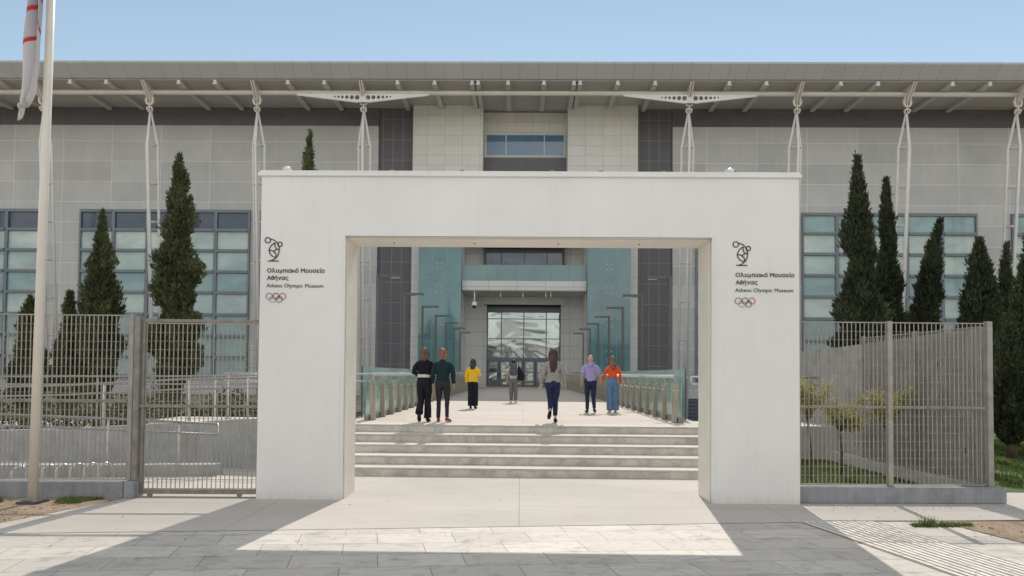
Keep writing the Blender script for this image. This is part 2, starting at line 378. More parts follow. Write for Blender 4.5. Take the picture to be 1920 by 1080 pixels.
# one sheet to the horizon, with the sunken court in front of the museum cut out of it
bm = B()
xs = [-900, -7.4, 16, 900]; ys = [-900, 24, 54, 1200]
gv = [[bm.verts.new((x, y, -.03)) for x in xs] for y in ys]
for j in range(3):
    for i in range(3):
        if i == 1 and j == 1: continue
        bm.faces.new((gv[j][i], gv[j][i+1], gv[j+1][i+1], gv[j+1][i]))
o = obj('ground', bm, M['earth']); o['kind'] = 'structure'
poly('sunken_court', [(-7.4, 24), (16, 24), (16, 53.9), (-7.4, 53.9)], -4, M['ramp_conc'])
bm = B(); box(bm, -7.6, -7.4, 24, 54, -4, -.03); box(bm, 16, 16.2, 24, 54, -4, -.03); box(bm, -7.6, 16.2, 23.8, 24, -4, -.03)
tag(obj('retaining_wall', bm, M['plinth']), 'low grey retaining wall lining the sunken court below the bridge', 'retaining wall')
poly('pavement', [(-60, 1.4), (-60, -45), (60, -45), (60, 12.2), (5.0, 8.71+.03), (3.9, 8.62), (-2.9, 7.83), (-9, 7.19)], 0, M['paving'])
poly('forecourt', [(-40, 4.2), (-9, 7.19), (-2.9, 7.83), (3.9, 8.62), (6.9, 8.90), (14, 9.5), (14, 11.2), (7.1, 11.0), (4.2, 10.3), (4.5, 24), (-20, 24), (-40, 15)], .004, M['apron'])
# soil patches
poly('soil_patch', [(5.3, 8.72), (5.36, 8.3), (5.58, 7.45), (5.95, 5.8), (14, 5.8), (14, 9.42), (6.9, 8.83)], .008, M['soil'])
poly('soil_strip', [(-5.62, 9.62), (-5.85, 8.9), (-6.15, 7.98), (-9.5, 7.6), (-14, 7.2), (-14, 9.4)], .008, M['soil'])
# tactile band: bars stand on a dirt-filled base sheet
JD = Vector((-.215, 1, 0)).normalized(); RD = Vector((1, .095, 0)).normalized()
p0 = Vector((3.49, 8.57, 0)); L = 5.2
poly('tactile_bed', [(p0+RD*a - JD*b)[:2] for a, b in ((0, 0), (.98, 0), (.98, L), (0, L))], .004, M['groove'])
bm = B(); rnd = random.Random(3)
nb = 11
for i in range(nb):
    a = .03+i*(.92/nb)
    nseg = 13; sh_ = (i % 2)*.2
    for k in range(nseg):
        b0 = max(0, k*L/nseg+.006-sh_); b1 = (k+1)*L/nseg-.006-sh_
        zt = .013+rnd.uniform(-.0015, .001)
        q = [(p0+RD*u-JD*v) for u, v in ((a, b0), (a+.052, b0), (a+.052, b1), (a, b1))]
        prism(bm, [(v.x, v.y) for v in q], 'z', .0045, zt)
o = obj('tactile_paving', bm, M['tactile']); o['kind'] = 'structure'

# ------------------------------------------------------------------ the gate
def curve_to_mesh(cu):
    o = bpy.data.objects.new('t', cu); COL.objects.link(o)
    dg = bpy.context.evaluated_depsgraph_get(); dg.update()
    me = bpy.data.meshes.new_from_object(o.evaluated_get(dg))
    bpy.data.objects.remove(o); return me
def text_width(s, off):
    cu = bpy.data.curves.new('m', 'FONT'); cu.body = s; cu.size = .1; cu.bevel_depth = off; cu.bevel_resolution = 0; cu.extrude = .002; cu.space_character = 1.04
    me = curve_to_mesh(cu); bpy.data.curves.remove(cu); r = max(v.co.x for v in me.vertices); bpy.data.meshes.remove(me); return r
def text_mesh(name, s, width, x, y, z, m, parent, off=0.0, redraw=None):
    cu = bpy.data.curves.new(name, 'FONT'); cu.body = s; cu.size = .1; cu.extrude = .002; cu.bevel_depth = off; cu.bevel_resolution = 0; cu.space_character = 1.04
    me = curve_to_mesh(cu); bpy.data.curves.remove(cu)
    vx = [v.co.x for v in me.vertices]; x0, x1 = min(vx), max(vx); k = width/(x1-x0)
    if redraw:      # the font's kappa and theta fill badly: draw them as strokes
        i, kind = redraw; a = text_width(s[:i], off); b = text_width(s[:i+1], off)
        bm = bmesh.new(); bm.from_mesh(me); g = [v for v in bm.verts if a+.001 < v.co.x < b+.0005]
        gx0, gx1, gy1 = min(v.co.x for v in g), max(v.co.x for v in g), max(v.co.y for v in g); w_ = .0105
        def st(p, q, zz):
            dx, dy = q[0]-p[0], q[1]-p[1]; l = math.hypot(dx, dy); nx, ny = -dy/l*w_/2, dx/l*w_/2
            prism(bm, [(p[0]+nx, p[1]+ny), (q[0]+nx, q[1]+ny), (q[0]-nx, q[1]-ny), (p[0]-nx, p[1]-ny)], 'z', -.001, zz)
        if kind == 'k':
            bmesh.ops.delete(bm, geom=g, context='VERTS')
            st((gx0+w_/2, 0), (gx0+w_/2, gy1), .0022); st((gx0+w_/2, gy1*.42), (gx1-.002, gy1), .0025); st((gx0+w_/2+.012, gy1*.52), (gx1, 0), .0028)
        else: st((gx0+.004, gy1*.5), (gx1-.004, gy1*.5), .0022)
        bm.to_mesh(me); bm.free()
    for v in me.vertices:
        cx, cy, cz = v.co; v.co = (x+(cx-x0)*k, y-cz-.0035, z+cy*k)
    me.name = name; me.materials.clear(); me.materials.append(m)
    o = bpy.data.objects.new(name, me); COL.objects.link(o); o.parent = parent
    return o
def flat_path(bm, pts, wd, y, closed=False, th=.006):
    """flat stroke in the XZ plane"""
    P = [Vector((p[0], 0, p[1])) for p in pts]; n = len(P); L_, R_ = [], []
    for i, p in enumerate(P):
        if closed: t = P[(i+1) % n]-P[i-1]
        else: t = P[min(i+1, n-1)]-P[max(i-1, 0)]
        t.normalize(); nn = Vector((-t.z, 0, t.x))*wd/2
        L_.append(p+nn); R_.append(p-nn)
    rows = []
    for yy in (y-th, y):
        rows.append(([bm.verts.new((v.x, yy, v.z)) for v in L_], [bm.verts.new((v.x, yy, v.z)) for v in R_]))
    rng = range(n) if closed else range(n-1)
    for i in rng:
        j = (i+1) % n
        fl, fr = rows[0]; bl, brr = rows[1]
        bm.faces.new((fl[i], fl[j], fr[j], fr[i])); bm.faces.new((fl[i], bl[i], bl[j], fl[j])); bm.faces.new((fr[i], fr[j], brr[j], brr[i]))
    if not closed:
        for i in (0, n-1): bm.faces.new((rows[0][0][i], rows[0][1][i], rows[1][1][i], rows[1][0][i]))
def gate():
    g = empty('gateway', (0, 9.74, 0))
    tag(g, 'big white rectangular portal with dark lettering on both legs in front of the steps', 'gateway')
    Y0, Y1 = 0, .70
    XL, XR, IL, IR, ZT, ZI = -3.755, 3.962, -2.54, 2.735, 4.64, 3.78
    bm = B(); prism(bm, [(XL, 0), (IL, 0), (IL, ZI), (IR, ZI), (IR, 0), (XR, 0), (XR, ZT), (XL, ZT)], 'y', Y0, Y1)
    obj('portal_frame', bm, M['white'], g)
    # lining of the opening: slightly proud trim on the reveal
    bm = B()
    rnd_box(bm, IL+.002, IL+.022, Y0+.10, Y1+.01, .002, ZI-.022, .004)
    rnd_box(bm, IR-.022, IR-.002, Y0+.10, Y1+.01, .002, ZI-.022, .004)
    rnd_box(bm, IL+.002, IR-.002, Y0+.10, Y1+.01, ZI-.022, ZI-.002, .004)
    obj('reveal_lining', bm, M['gate_trim'], g)
    bm = B()
    for x in (IL, IR): rnd_box(bm, x-.012, x+.012, Y0-.012, Y0+.03, 0.002, ZI, .003)
    rnd_box(bm, IL-.012, IR+.012, Y0-.012, Y0+.03, ZI-.012+.012, ZI+.024, .003)
    obj('opening_edge', bm, M['white'], g)
    bm = B(); rnd_box(bm, XL-.045, XR+.03, Y0-.045, Y1+.045, ZT+.002, ZT+.05, .006); rnd_box(bm, XL-.02, XR+.01, Y0-.02, Y1+.02, ZT+.052, ZT+.085, .006)
    obj('coping', bm, M['white'], g)
    # small bolts in the soffit lining
    for k, x in enumerate((-1.9, -.7, .55, 1.75)):
        bm = B(); tube(bm, [(x, .38, ZI-.034), (x, .38, ZI-.02)], .012, 8); obj('bolt', bm, M['frame_dark'], g)
    for x in (-3.3, -1.9, -.9, .4, 1.1, 2.0, 2.5, 3.7):
        bm = B(); rnd_box(bm, x, x+.07, -.02, .03, ZT+.087, ZT+.1, .003); obj('coping_clip', bm, M['galv'], g)
    U = .00122
    def sign(X0, Z0, gx):
        f = lambda x, y: (X0+(x-130)*U, Z0-(y-525)*U)
        text_mesh('lettering', 'Oλυμпιαxό Mουσείο', 683*U, X0, -.001, Z0, M['ink'], g, .0015, (7, 'k'))
        text_mesh('lettering', 'A0ήνας', 255*U, X0, -.001, Z0-87*U, M['ink'], g, .0015, (1, 't'))
        text_mesh('lettering', 'Athens Olympic Museum', 672*U, X0-4*U, -.001, Z0-176*U, M['ink'], g, 0)
        bm = B(); W = 11.5*U; y = -.001
        def circ(cx, cy, r, w, b=bm, yy=y):
            flat_path(b, [f(cx+r*math.cos(t*PI/18), cy+r*math.sin(t*PI/18)) for t in range(36)], w, yy, True)
        circ(133, 143, 32, W); circ(278, 190, 26, W)
        def q(*pts):
            out = []
            for i in range(0, len(pts)-2, 2):
                seg = bez((*pts[i], 0), (*pts[i+1], 0), (*pts[i+2], 0), 8); out += seg if not out else seg[1:]
            return [f(v.x, v.y) for v in out]
        for k, s_ in enumerate((q((163, 130), (225, 135), (258, 195), (280, 245), (262, 305), (240, 368), (165, 386)),
                   q((222, 172), (165, 195), (149, 262), (158, 330), (228, 347)),
                   q((222, 172), (208, 215), (240, 248)),
                   q((270, 247), (225, 252), (204, 276)),
                   q((152, 264), (185, 262), (204, 276), (238, 300), (236, 338)),
                   [f(138, 389), f(266, 389)])):
            flat_path(bm, s_, W, y-.0004*k)
        obj('emblem', bm, M['ink'], g)
        cols = [(.06, .14, .42), (.03, .03, .03), (.55, .05, .09), (.75, .38, .16), (.04, .22, .12)]
        cen = [(160, 806), (240, 806), (320, 806), (200, 841), (280, 841)]
        for i, ((cx, cy), c) in enumerate(zip(cen, cols)):
            key = 'ring%d' % i
            if key not in M: M[key] = plain('ring_paint', c, .5, var=.05)
            b = B(); circ(cx, cy, 36, 7*U, b, -.001-.0005*i)
            obj('ring', b, M[key], g)
    sign(-3.655, 3.245, -1); sign(3.058, 3.222, 1)
gate()
for lab, x in (('small white lamp lying on top of the portal at its left end', -3.42), ('small white lamp with a dark cable on top of the portal near its right end', 3.0)):
    t = empty('floodlight', (x, 9.80, 4.727)); tag(t, lab, 'floodlight', 'small lamps on top of the portal')
    bm = B(); tube(bm, [(-.06, 0, .035), (0, 0, .045), (.05, 0, .04)], [.02, .038, .028], 12); obj('housing', bm, M['cam_white'], t, True)
    bm = B(); rnd_box(bm, -.03, .03, -.03, .03, 0, .012, .002); obj('bracket', bm, M['galv'], t)
    bm = B(); tube(bm, bez((.05, 0, .03), (.15, .0, .0), (.33, .02, .012), 8), .005, 6); obj('cable', bm, M['rubber'] if x > 0 else M['cam_white'], t)

# ------------------------------------------------------------------ steps, bridge
AXB = .07
st = empty('stone_steps', (0, 0, 0)); tag(st, 'flight of five wide weathered stone steps behind the white portal', 'steps')
ys_ = [12.03, 12.5, 13.0, 13.5, 14.0]
for i, y in enumerate(ys_):
    z1 = .152*(i+1); z0 = .152*i+.0045 if i == 0 else .152*i+.001
    bm = B(); box(bm, -4.45, 4.5, y, (ys_[i+1] if i < 4 else 14.62)+(.1 if i < 4 else 0), z0 if i == 0 else z0, z1-.03)
    obj('riser', bm, M['step'], st)
    bm = B(); rnd_box(bm, -4.45, 4.5, y-.012, (ys_[i+1]+.0 if i < 4 else 14.60), z1-.029, z1, .006)
    obj('tread', bm, M['tread'], st)
bm = B(); box(bm, -8, 8, 14.62, 16.0, .0045, .752); o = obj('landing', bm, M['tread']); o['kind'] = 'structure'
br_ = empty('footbridge', (AXB, 15.3, .76)); tag(br_, 'stone-paved footbridge with glass balustrades leading to the museum entrance', 'footbridge')
def deckmat():
    s = NB('deck_slabs'); c = (.51, .46, .405)
    b = s.n('ShaderNodeTexBrick'); b.offset = .5; s.l(s.mapping(), b.inputs['Vector']); b.inputs['Scale'].default_value = 1
    b.inputs['Brick Width'].default_value = 1.8; b.inputs['Row Height'].default_value = .6; b.inputs['Mortar Size'].default_value = .008
    b.inputs['Color1'].default_value = (*sc(c, .94), 1); b.inputs['Color2'].default_value = (*sc(c, 1.05), 1); b.inputs['Mortar'].default_value = (.3, .26, .23, 1)
    col = s.mix(.4, b.outputs['Color'], s.ramp(s.noise(s.mapping((.4, 1.2, 1)), 1.2, 6), [(.35, (.78, .76, .74)), (.6, (1, 1, 1))]), 'MULTIPLY')
    return s.fin(col, .8)
M['deck_slabs'] = deckmat()
LB = 43.2
bm = B(); box(bm, -3.95, 3.95, .702, 38.18, -.5, -.001); box(bm, -4.85, 4.85, 38.19, LB, -.5, -.001)
obj('deck', bm, M['deck_slabs'], br_)
bm = B(); box(bm, -3.65, 3.65, -.68, .70, -.006, -.001); obj('deck_edge', bm, M['deck_slabs'], br_)
for y in (9.5, 20, 30.5):
    for x in (-2.6, 1.8): bm = B(); box(bm, x, x+.8, y, y+.8, -4.75, -.502); obj('pier', bm, M['plinth'], br_)
# balustrades: plates, rail, glass, outer screen
def plate(s):
    bm = B()
    # tapered plate leaning outwards, arm curving in to the rail
    prism(bm, [(s*3.42, 0), (s*3.31, 0), (s*3.36, .80), (s*3.45, .86)], 'y', -.05, .05)
    bmesh.ops.bevel(bm, geom=list(bm.edges), offset=.006, segments=1, affect='EDGES')
    tube(bm, bez((s*3.40, 0, .83), (s*3.42, 0, .95), (s*3.33, 0, 1.015), 5), .016, 8)
    tube(bm, [(s*3.33, 0, .70), (s*3.50, 0, .70)], .014, 8)
    return bm
npost = 34
for s in (-1, 1):
    first = obj('baluster', plate(s), M['post_beige'], br_); first.location = (0, .0, 0)
    for k in range(1, npost):
        c = first.copy(); COL.objects.link(c); c.parent = br_; c.location = (0, k*1.12, 0)
    bm = B(); tube(bm, [(s*3.33, -.12, 1.03), (s*3.33, 37.4, 1.03)], .036, 12); obj('handrail', bm, M['stainless'], br_, True)
    bm = B(); rnd_box(bm, min(s*3.44, s*3.54), max(s*3.44, s*3.54), -.12, 37.4, .0, .11, .008); obj('kerb', bm, M['plinth'], br_)
    for k in range(12):
        y0 = -.1+k*3.12; y1 = y0+3.10
        bm = B(); box(bm, min(s*3.500, s*3.512), max(s*3.500, s*3.512), y0, y1, .14, .88); obj('glass_panel', bm, M['glass_screen'], br_)
        y0 = .9+k*3.06; y1 = y0+3.03
        bm = B(); box(bm, min(s*3.80, s*3.815), max(s*3.80, s*3.815), y0, y1, -.3, 1.20+.0*k)
        o = obj('glass_screen', bm, M['glass_screen'], br_)
    bm = B(); box(bm, min(s*3.82, s*3.84), max(s*3.82, s*3.84), .88, .93, -.3, 1.215); obj('screen_edge', bm, M['frame_dark'], br_)
# guard rails beside the landing
for s, lab in ((-1, 'short steel guard rail left of the bridge head, behind the portal leg'), (1, 'short steel guard rail right of the bridge head, behind the portal leg')):
    t = empty('guard_rail', (AXB+s*3.6, 15.45, .755)); tag(t, lab, 'guard rail', 'guard rails beside the bridge head')
    bm = B()
    x0, x1 = (s*.18, s*3.2) if s > 0 else (s*-.2, s*3.2)
    for z in (1.03, .86): tube(bm, [(x0, 0, z), (x1, 0, z)], .024, 10)
    tube(bm, [(x0, 0, .86), (x0, 0, 1.03)], .024, 10)
    obj('rail', bm, M['stainless'], t, True)
    for x in (s*.42 if s > 0 else s*.25, s*1.8, s*3.1):
        bm = B(); tube(bm, [(x, 0, 0), (x, 0, 1.0)], .02, 10); tube(bm, [(x, 0, 0), (x, 0, .015)], .07, 12); obj('post', bm, M['stainless'], t, True)
# bridge lamps
def lamp(s):
    bm = B()
    rnd_box(bm, -.045, .045, -.05, .05, -1.2, 3.75, .006)
    return bm
lampsL, lampsR = [], []
ords = ['nearest', 'second nearest', 'third', 'fourth', 'fifth', 'sixth', 'farthest']
for s in (-1, 1):
    for k in range(7):
        side = 'left' if s < 0 else 'right'
        Y = 18.56+4.251*k
        t = empty('bridge_lamp', (AXB+s*3.98, Y, .76)); 
        tag(t, f'{ords[k]} of the angular dark lamp posts along the {side} side of the footbridge', 'lamp post', 'angular dark lamp posts along the footbridge')
        if k == 0 and s < 0:
            pole_me = obj('pole', lamp(s), M['lamp_metal'], t)
            b = B(); rnd_box(b, .047, .64, -.05, .05, 3.665, 3.75, .008); armL = obj('lamp_arm', b, M['lamp_metal'], t)
            b = B(); box(b, .36, .60, -.035, .035, 3.655, 3.662); lensL = obj('lens', b, M['cam_white'], armL)
        elif s < 0:
            for q_ in (pole_me,): c = q_.copy(); COL.objects.link(c); c.parent = t
            c = armL.copy(); COL.objects.link(c); c.parent = t
            c2 = lensL.copy(); COL.objects.link(c2); c2.parent = c
        else:
            c = pole_me.copy(); COL.objects.link(c); c.parent = t
            c = armL.copy(); COL.objects.link(c); c.parent = t; c.rotation_euler = (0, 0, PI)
            c2 = lensL.copy(); COL.objects.link(c2); c2.parent = c

# ------------------------------------------------------------------ museum
AX = .25
mus = empty('museum_building', (0, 54, 0)); tag(mus, 'long grey clad museum with flat overhanging roof on white steel masts', 'museum')
def mp(name, bm, m, parent=None, smooth=False):
    """museum part: geometry given in world metres, axis-centred x; stored relative to the building's base"""
    for v in bm.verts: v.co.x += AX; v.co.y -= (54 if parent is None else 0)
    if parent is not None:
        for v in bm.verts: v.co.y -= 54
    return obj(name, bm, m, parent or mus, smooth)
HW = 62
for s in (-1, 1):
    def bx(bm, a, b, *r): box(bm, min(s*a, s*b), max(s*a, s*b), *r); return bm
    mp('cladding_wall', bx(B(), 11.75, HW, 54.0, 75, 0, 21.6), M['panel'])
    mp('base_wall', bx(B(), 8.95, HW, 54.05, 75, -4, -.001), M['bluebase'])
    mp('upper_band', bx(B(), 11.75, HW, 54.15, 75, 21.602, 23.15), M['darkpanel'])
    bm = bx(B(), 8.95, 11.748, 54.25, 75, 0, 23.15); mp('dark_bay', bm, M['louvre'])
    # tile towers
    bm = bx(B(), 4.85, 8.9, 53.5, 75, -4, 23.12); mp('tile_tower', bm, M['tile'])
    bm = bx(B(), 3.35, 4.848, 53.5, 75, 12.6, 23.12); mp('tile_tower', bm, M['tile'])
    bm = bx(B(), 3.35, 4.848, 56.9, 75, -.0, 12.598); mp('inner_wall', bm, M['tile_in'])
    # glass boxes
    gb = mp('glass_bay', bx(B(), 4.87, 8.15, 52.4, 53.49, .2, 14.0), M['glass_box'])
    bm = B()
    for x in (6.35, 6.72):
        for z in (3.0, 3.6, 5.6, 6.1, 8.1, 8.6, 9.9, 10.3, 12):
            tube(bm, [(s*x, 52.37, z), (s*x, 52.41, z)], .035, 8)
    mp('fitting', bm, M['cam_white'], gb)
    bm = B()
    for x in (4.87, 5.95, 7.1, 8.15): box(bm, s*x-.012, s*x+.012, 52.385, 52.41, .2, 14.0)
    for z in (2.3, 4.3, 6.85, 9.2, 11.7): box(bm, min(s*4.88, s*8.14), max(s*4.88, s*8.14), 52.39, 52.405, z-.01, z+.01)
    mp('glazing_bar', bm, M['glass_teal'], gb)
# roof
bm = B(); prism(bm, [(48.0, 24.08), (48.02, 23.95), (48.8, 23.18), (48.9, 23.16), (76, 23.3), (76, 25.2), (52, 24.6)], 'x', -HW, HW)
roof = mp('roof', bm, M['fascia'])
bm = B(); box(bm, -HW, HW, 49.0, 54.3, 23.12, 23.155); mp('soffit', bm, M['soffit'])
ribs = [1.3, 3.48, 3.92, 6.65, 9.35] + [12.03+2.667*k for k in range(1, 17) if (k % 3)]
for x in ribs:
    for s in (-1, 1):
        bm = B(); prism(bm, [(48.92, 23.118), (53.9, 23.118), (53.9, 22.86), (48.92, 22.86)], 'x', s*x-.11, s*x+.11)
        box(bm, s*x-.17, s*x+.17, 48.91, 53.9, 22.80, 22.858)
        mp('roof_rib', bm, M['rib'])
bm = B(); tube(bm, [(-HW, 50, 22.6), (HW, 50, 22.6)], .185, 16, xref=(0, 1, 0)); mp('longitudinal_beam', bm, M['steel_warm'], None, True)
for x in (3.7, 8.6, 16.1, 24.1, 32.1):
    for s in (-1, 1):
        bm = B(); tube(bm, [(s*x-.05, 50, 22.6), (s*x+.05, 50, 22.6)], .215, 16, xref=(0, 1, 0)); mp('beam_collar', bm, M['steel_warm'], None, True)
# masts
def mast(X):
    bm = B()
    ap = Vector((X, 50.15, 21.35))
    # triangular truss: L, R behind, front chord
    tops = [Vector((X-.43, 50.5, 18.75)), Vector((X+.43, 50.5, 18.75)), Vector((X, 49.85, 18.75))]
    foot = [Vector((X-.33, 52.1, -2)), Vector((X+.33, 52.1, -2)), Vector((X, 51.65, -2))]
    for a, b in zip(tops, foot):
        tube(bm, [ap+(a-ap).normalized()*.12, a, b], [.085, .1, .1], 10)
    for k in range(7):
        t = k*2.85/20.75
        q = [a.lerp(b, t) for a, b in zip(tops, foot)]
        for i in range(3): tube(bm, [q[i], q[(i+1) % 3]], .05, 6)
    o = mp('mast', bm, M['steel_white'], None, True)
    bm = B()
    for s in (-1, 1):   # forked head cast
        tube(bm, [(X+s*.17, 50, 22.45), (X+s*.25, 50, 22.0), (X+s*.2, 50, 21.8), (X+s*.07, 50, 21.66)], [.07, .09, .1, .05], 8)
        tube(bm, [(X+s*.06, 50, 21.55), (X+s*.2, 50, 21.42), (X+s*.15, 50.1, 21.28), (X+s*.06, 50.1, 21.2)], [.05, .08, .08, .05], 8)
    tube(bm, [(X-.36, 50, 22.08), (X+.36, 50, 22.08)], .05, 8)
    tube(bm, [(X, 50, 21.25), (X, 50, 22.4)], .045, 8)
    prism(bm, [(48.9, 23.11), (51.2, 23.11), (50.15, 22.0), (49.85, 22.0)], 'x', X-.13, X-.03)
    prism(bm, [(48.9, 23.11), (51.2, 23.11), (50.15, 22.0), (49.85, 22.0)], 'x', X+.03, X+.13)
    mp('mast_head', bm, M['steel_warm'], o)
for x in (12.05, 20.0, 28.05, 36.1, 44.1, 52.1):
    for s in (-1, 1): mast(s*x)
# perforated bow-tie brackets
def bow(X):
    cu = bpy.data.curves.new('bow', 'CURVE'); cu.dimensions = '2D'; cu.fill_mode = 'BOTH'; cu.extrude = .04
    def loop(pts):
        sp = cu.splines.new('POLY'); sp.points.add(len(pts)-1); sp.use_cyclic_u = True
        for p, q in zip(sp.points, pts): p.co = (*q, 0, 1)
    loop([(-4.9, .0), (4.9, .0), (4.9, -.07), (0.35, -.62), (-.35, -.62), (-4.9, -.07)])
    for s in (-1, 1):
        for dx, r, dz in ((.40, .175, -.27), (.80, .155, -.26), (1.17, .13, -.25), (1.5, .108, -.235), (1.79, .088, -.225), (2.05, .065, -.215)):
            loop([(s*dx+r*math.cos(a*PI/9), dz+r*math.sin(a*PI/9)) for a in range(18)])
    me = curve_to_mesh(cu); bm = B(); bm.from_mesh(me)
    for v in bm.verts: x, y, z = v.co; v.co = (X+x, 49.72+z, 22.42+y)
    tube(bm, [(X-4.9, 49.72, 22.33), (X-.35, 49.72, 21.8)], .05, 6); tube(bm, [(X+4.9, 49.72, 22.33), (X+.35, 49.72, 21.8)], .05, 6)
    mp('perforated_bracket', bm, M['steel_white'])
bow(-12.05); bow(12.05)
# windows: columns of panes between mullions
rows = [14.62, 13.10, 11.46, 9.78, 8.10, 6.36, 4.66, 2.97, 1.45]
wrnd = random.Random(11)
def window(x0, x1, side):
    """one storey-high glazed bay, x relative to axis"""
    bm = B()
    box(bm, x0, x0+.13, 53.80, 54.0, rows[-1]-.1, rows[0]+.12); box(bm, x1-.13, x1, 53.80, 54.0, rows[-1]-.1, rows[0]+.12)
    for i, z in enumerate(rows):
        h = .11
        box(bm, x0+.131, x1-.131, 53.72 if i else 53.78, 54.0, z-h, z+h if i else z+.12)
    f = mp('window', bm, M['frame'])
    bm = B(); box(bm, x0+.131, x1-.131, 53.93, 53.98, rows[-1]+.05, rows[0]-.05)
    mp('pane', bm, M['pane_left' if side < 0 else 'pane_right'], f)
for k in range(5):
    window(-35.6+k*2.74, -35.6+(k+1)*2.74-.002, -1)
    window(21.9+k*2.74, 21.9+(k+1)*2.74-.002, 1)
for k in range(4):
    window(-38.75-(k+1)*2.74+.002, -38.75-k*2.74, -1)
    window(38.3+k*2.74, 38.3+(k+1)*2.74-.002, 1)
for k in range(2):
    window(13.55+k*2.74, 13.55+(k+1)*2.74-.002, 1)
    window(-13.3-2.3-(k+1)*2.74, -13.3-2.3-k*2.74-.002, -1)
# recessed centre
mp('centre_wall', box(B(), -3.348, 3.348, 55, 75, 19.40, 23.12), M['tile'])
mp('spandrel', box(B(), -3.348, 3.348, 55.02, 75, 12.2, 19.398), M['darkpanel'])
def flatwin(x0, x1, z0, z1, Y, fm, gm, mull, fr=.12):
    bm = B(); box(bm, x0, x1, Y-.08, Y, z0, z0+fr); box(bm, x0, x1, Y-.08, Y, z1-fr, z1)
    for x in [x0, x1-fr]: box(bm, x, x+fr, Y-.08, Y, z0+fr+.001, z1-fr-.001)
    for x in mull: box(bm, x-.04, x+.04, Y-.07, Y, z0+fr+.001, z1-fr-.001)
    f = mp('window', bm, fm)
    bm = B(); box(bm, x0+fr, x1-fr, Y-.03, Y-.01, z0+fr, z1-fr); mp('pane', bm, gm, f); return f
flatwin(-3.25, 3.25, 19.45, 21.35, 54.99, M['tile_in'], M['glass_blue'], (-1.55, 1.55))
mp('lower_wall', box(B(), -3.348, 3.348, 56.5, 75, 8.9, 12.198), M['darkpanel'])
flatwin(-3.25, 3.25, 9.6, 12.0, 56.48, M['frame_dark'], M['glass_clear'], (-1.9, .0, 1.9))
# balcony
mp('balcony', box(B(), -4.83, 4.83, 52.8, 56.88, 8.33, 9.05), M['tile_in'])
for k in range(7):
    w_ = 9.66/7; bm = B(); box(bm, -4.83+k*w_+.01, -4.83+(k+1)*w_-.01, 52.85, 52.87, 9.052, 10.3); mp('balcony_glass', bm, M['glass_bal'])
bm = B(); box(bm, -4.8, 4.8, 52.9, 56.88, 8.28, 8.329); mp('balcony_soffit', bm, M['soffit'])
for x in (-1.85, -.1, 1.7, 2.1):
    bm = B(); tube(bm, [(x, 53.4, 8.28), (x, 53.4, 7.98)], .035, 8); tube(bm, [(x, 53.36, 8.0), (x, 53.44, 7.9)], .06, 8); mp('spotlight', bm, M['cam_white'])
# entrance
mp('entrance_wall', box(B(), -3.345, 3.345, 58.6, 75, 0, 8.898), M['frame_dark'])
mp('header_panel', box(B(), -3.4, 3.4, 56.75, 56.89, 7.62, 8.26), M['rib'])
mp('door_jamb', box(box(B(), -3.34, -3.12, 57, 58.55, .76, 7.6), 3.12, 3.34, 57, 58.55, .76, 7.6), M['tile_in'])
ent = mp('entrance_glazing', box(B(), -3.1, 3.1, 58.45, 58.5, 3.15, 7.1), M['glass_door'])
bm = B()
for x in (-3.1, -1.9, .02, 1.94, 3.1): box(bm, x-.04, x+.04, 58.38, 58.449, 3.25, 7.1)
for z in (4.85, 6.55): box(bm, -3.05, 3.05, 58.39, 58.447, z-.03, z+.03)
box(bm, -3.15, 3.15, 58.36, 58.449, 3.0, 3.24); box(bm, -3.15, 3.15, 58.36, 58.449, 7.1, 7.6)
mp('entrance_frame', bm, M['frame'], ent)
for k in range(6):
    x0 = -3.08+k*1.035; x1 = x0+.99
    bm = B()
    box(bm, x0, x0+.17, 58.38, 58.44, .78, 2.99); box(bm, x1-.17, x1, 58.38, 58.44, .78, 2.99)
    box(bm, x0+.171, x1-.171, 58.38, 58.44, 2.85, 2.99); box(bm, x0+.171, x1-.171, 58.38, 58.44, .78, .95); box(bm, x0+.171, x1-.171, 58.38, 58.44, 1.95, 2.02)
    dr = mp('door', bm, M['frame'])
    bm = B(); box(bm, x0+.17, x1-.17, 58.40, 58.42, .95, 2.85); mp('door_glass', bm, M['glass_door'], dr)
    hx = x1-.08 if k % 2 == 0 else x0+.08
    bm = B(); tube(bm, [(hx, 58.33, 1.5), (hx, 58.33, 1.95)], .02, 8); mp('handle', bm, M['rubber'], dr)
for s, lab in ((-1, 'left'),):
    t = empty('security_camera', (-3.62, 53.0, 8.27)); tag(t, 'dark dome security camera hanging on a white pole under the balcony', 'security camera')
    bm = B(); tube(bm, [(0, 0, 0), (0, 0, -.85)], .05, 10); obj('drop_pole', bm, M['cam_white'], t, True)
    bm = B(); tube(bm, [(0, 0, -.80), (0, 0, -.9), (0, 0, -1.1), (0, 0, -1.15)], [.08, .2, .22, .2], 14); obj('housing', bm, M['cam_white'], t, True)
    bm = B(); ell(bm, (0, 0, -1.16), .17, .17, .2); obj('dome', bm, M['rubber'], t, True)

# building across the street, behind the viewer: what the entrance glass mirrors
far = empty('station_hall', (0, -46, 0)); tag(far, 'pale station hall with arched white canopies seen mirrored in the entrance glass', 'station hall')
obj('hall_wall', box(B(), -70, 70, -8, 0, 0, 9), M['cam_white'], far)
bm = B()
for k in range(9):
    x = -64+k*16
    pts = [(x+8*math.cos(a*PI/12)*-1, 9+4.2*math.sin(a*PI/12)) for a in range(13)]
    prism(bm, pts, 'y', -9, 6)
obj('canopy', bm, M['steel_white'], far)

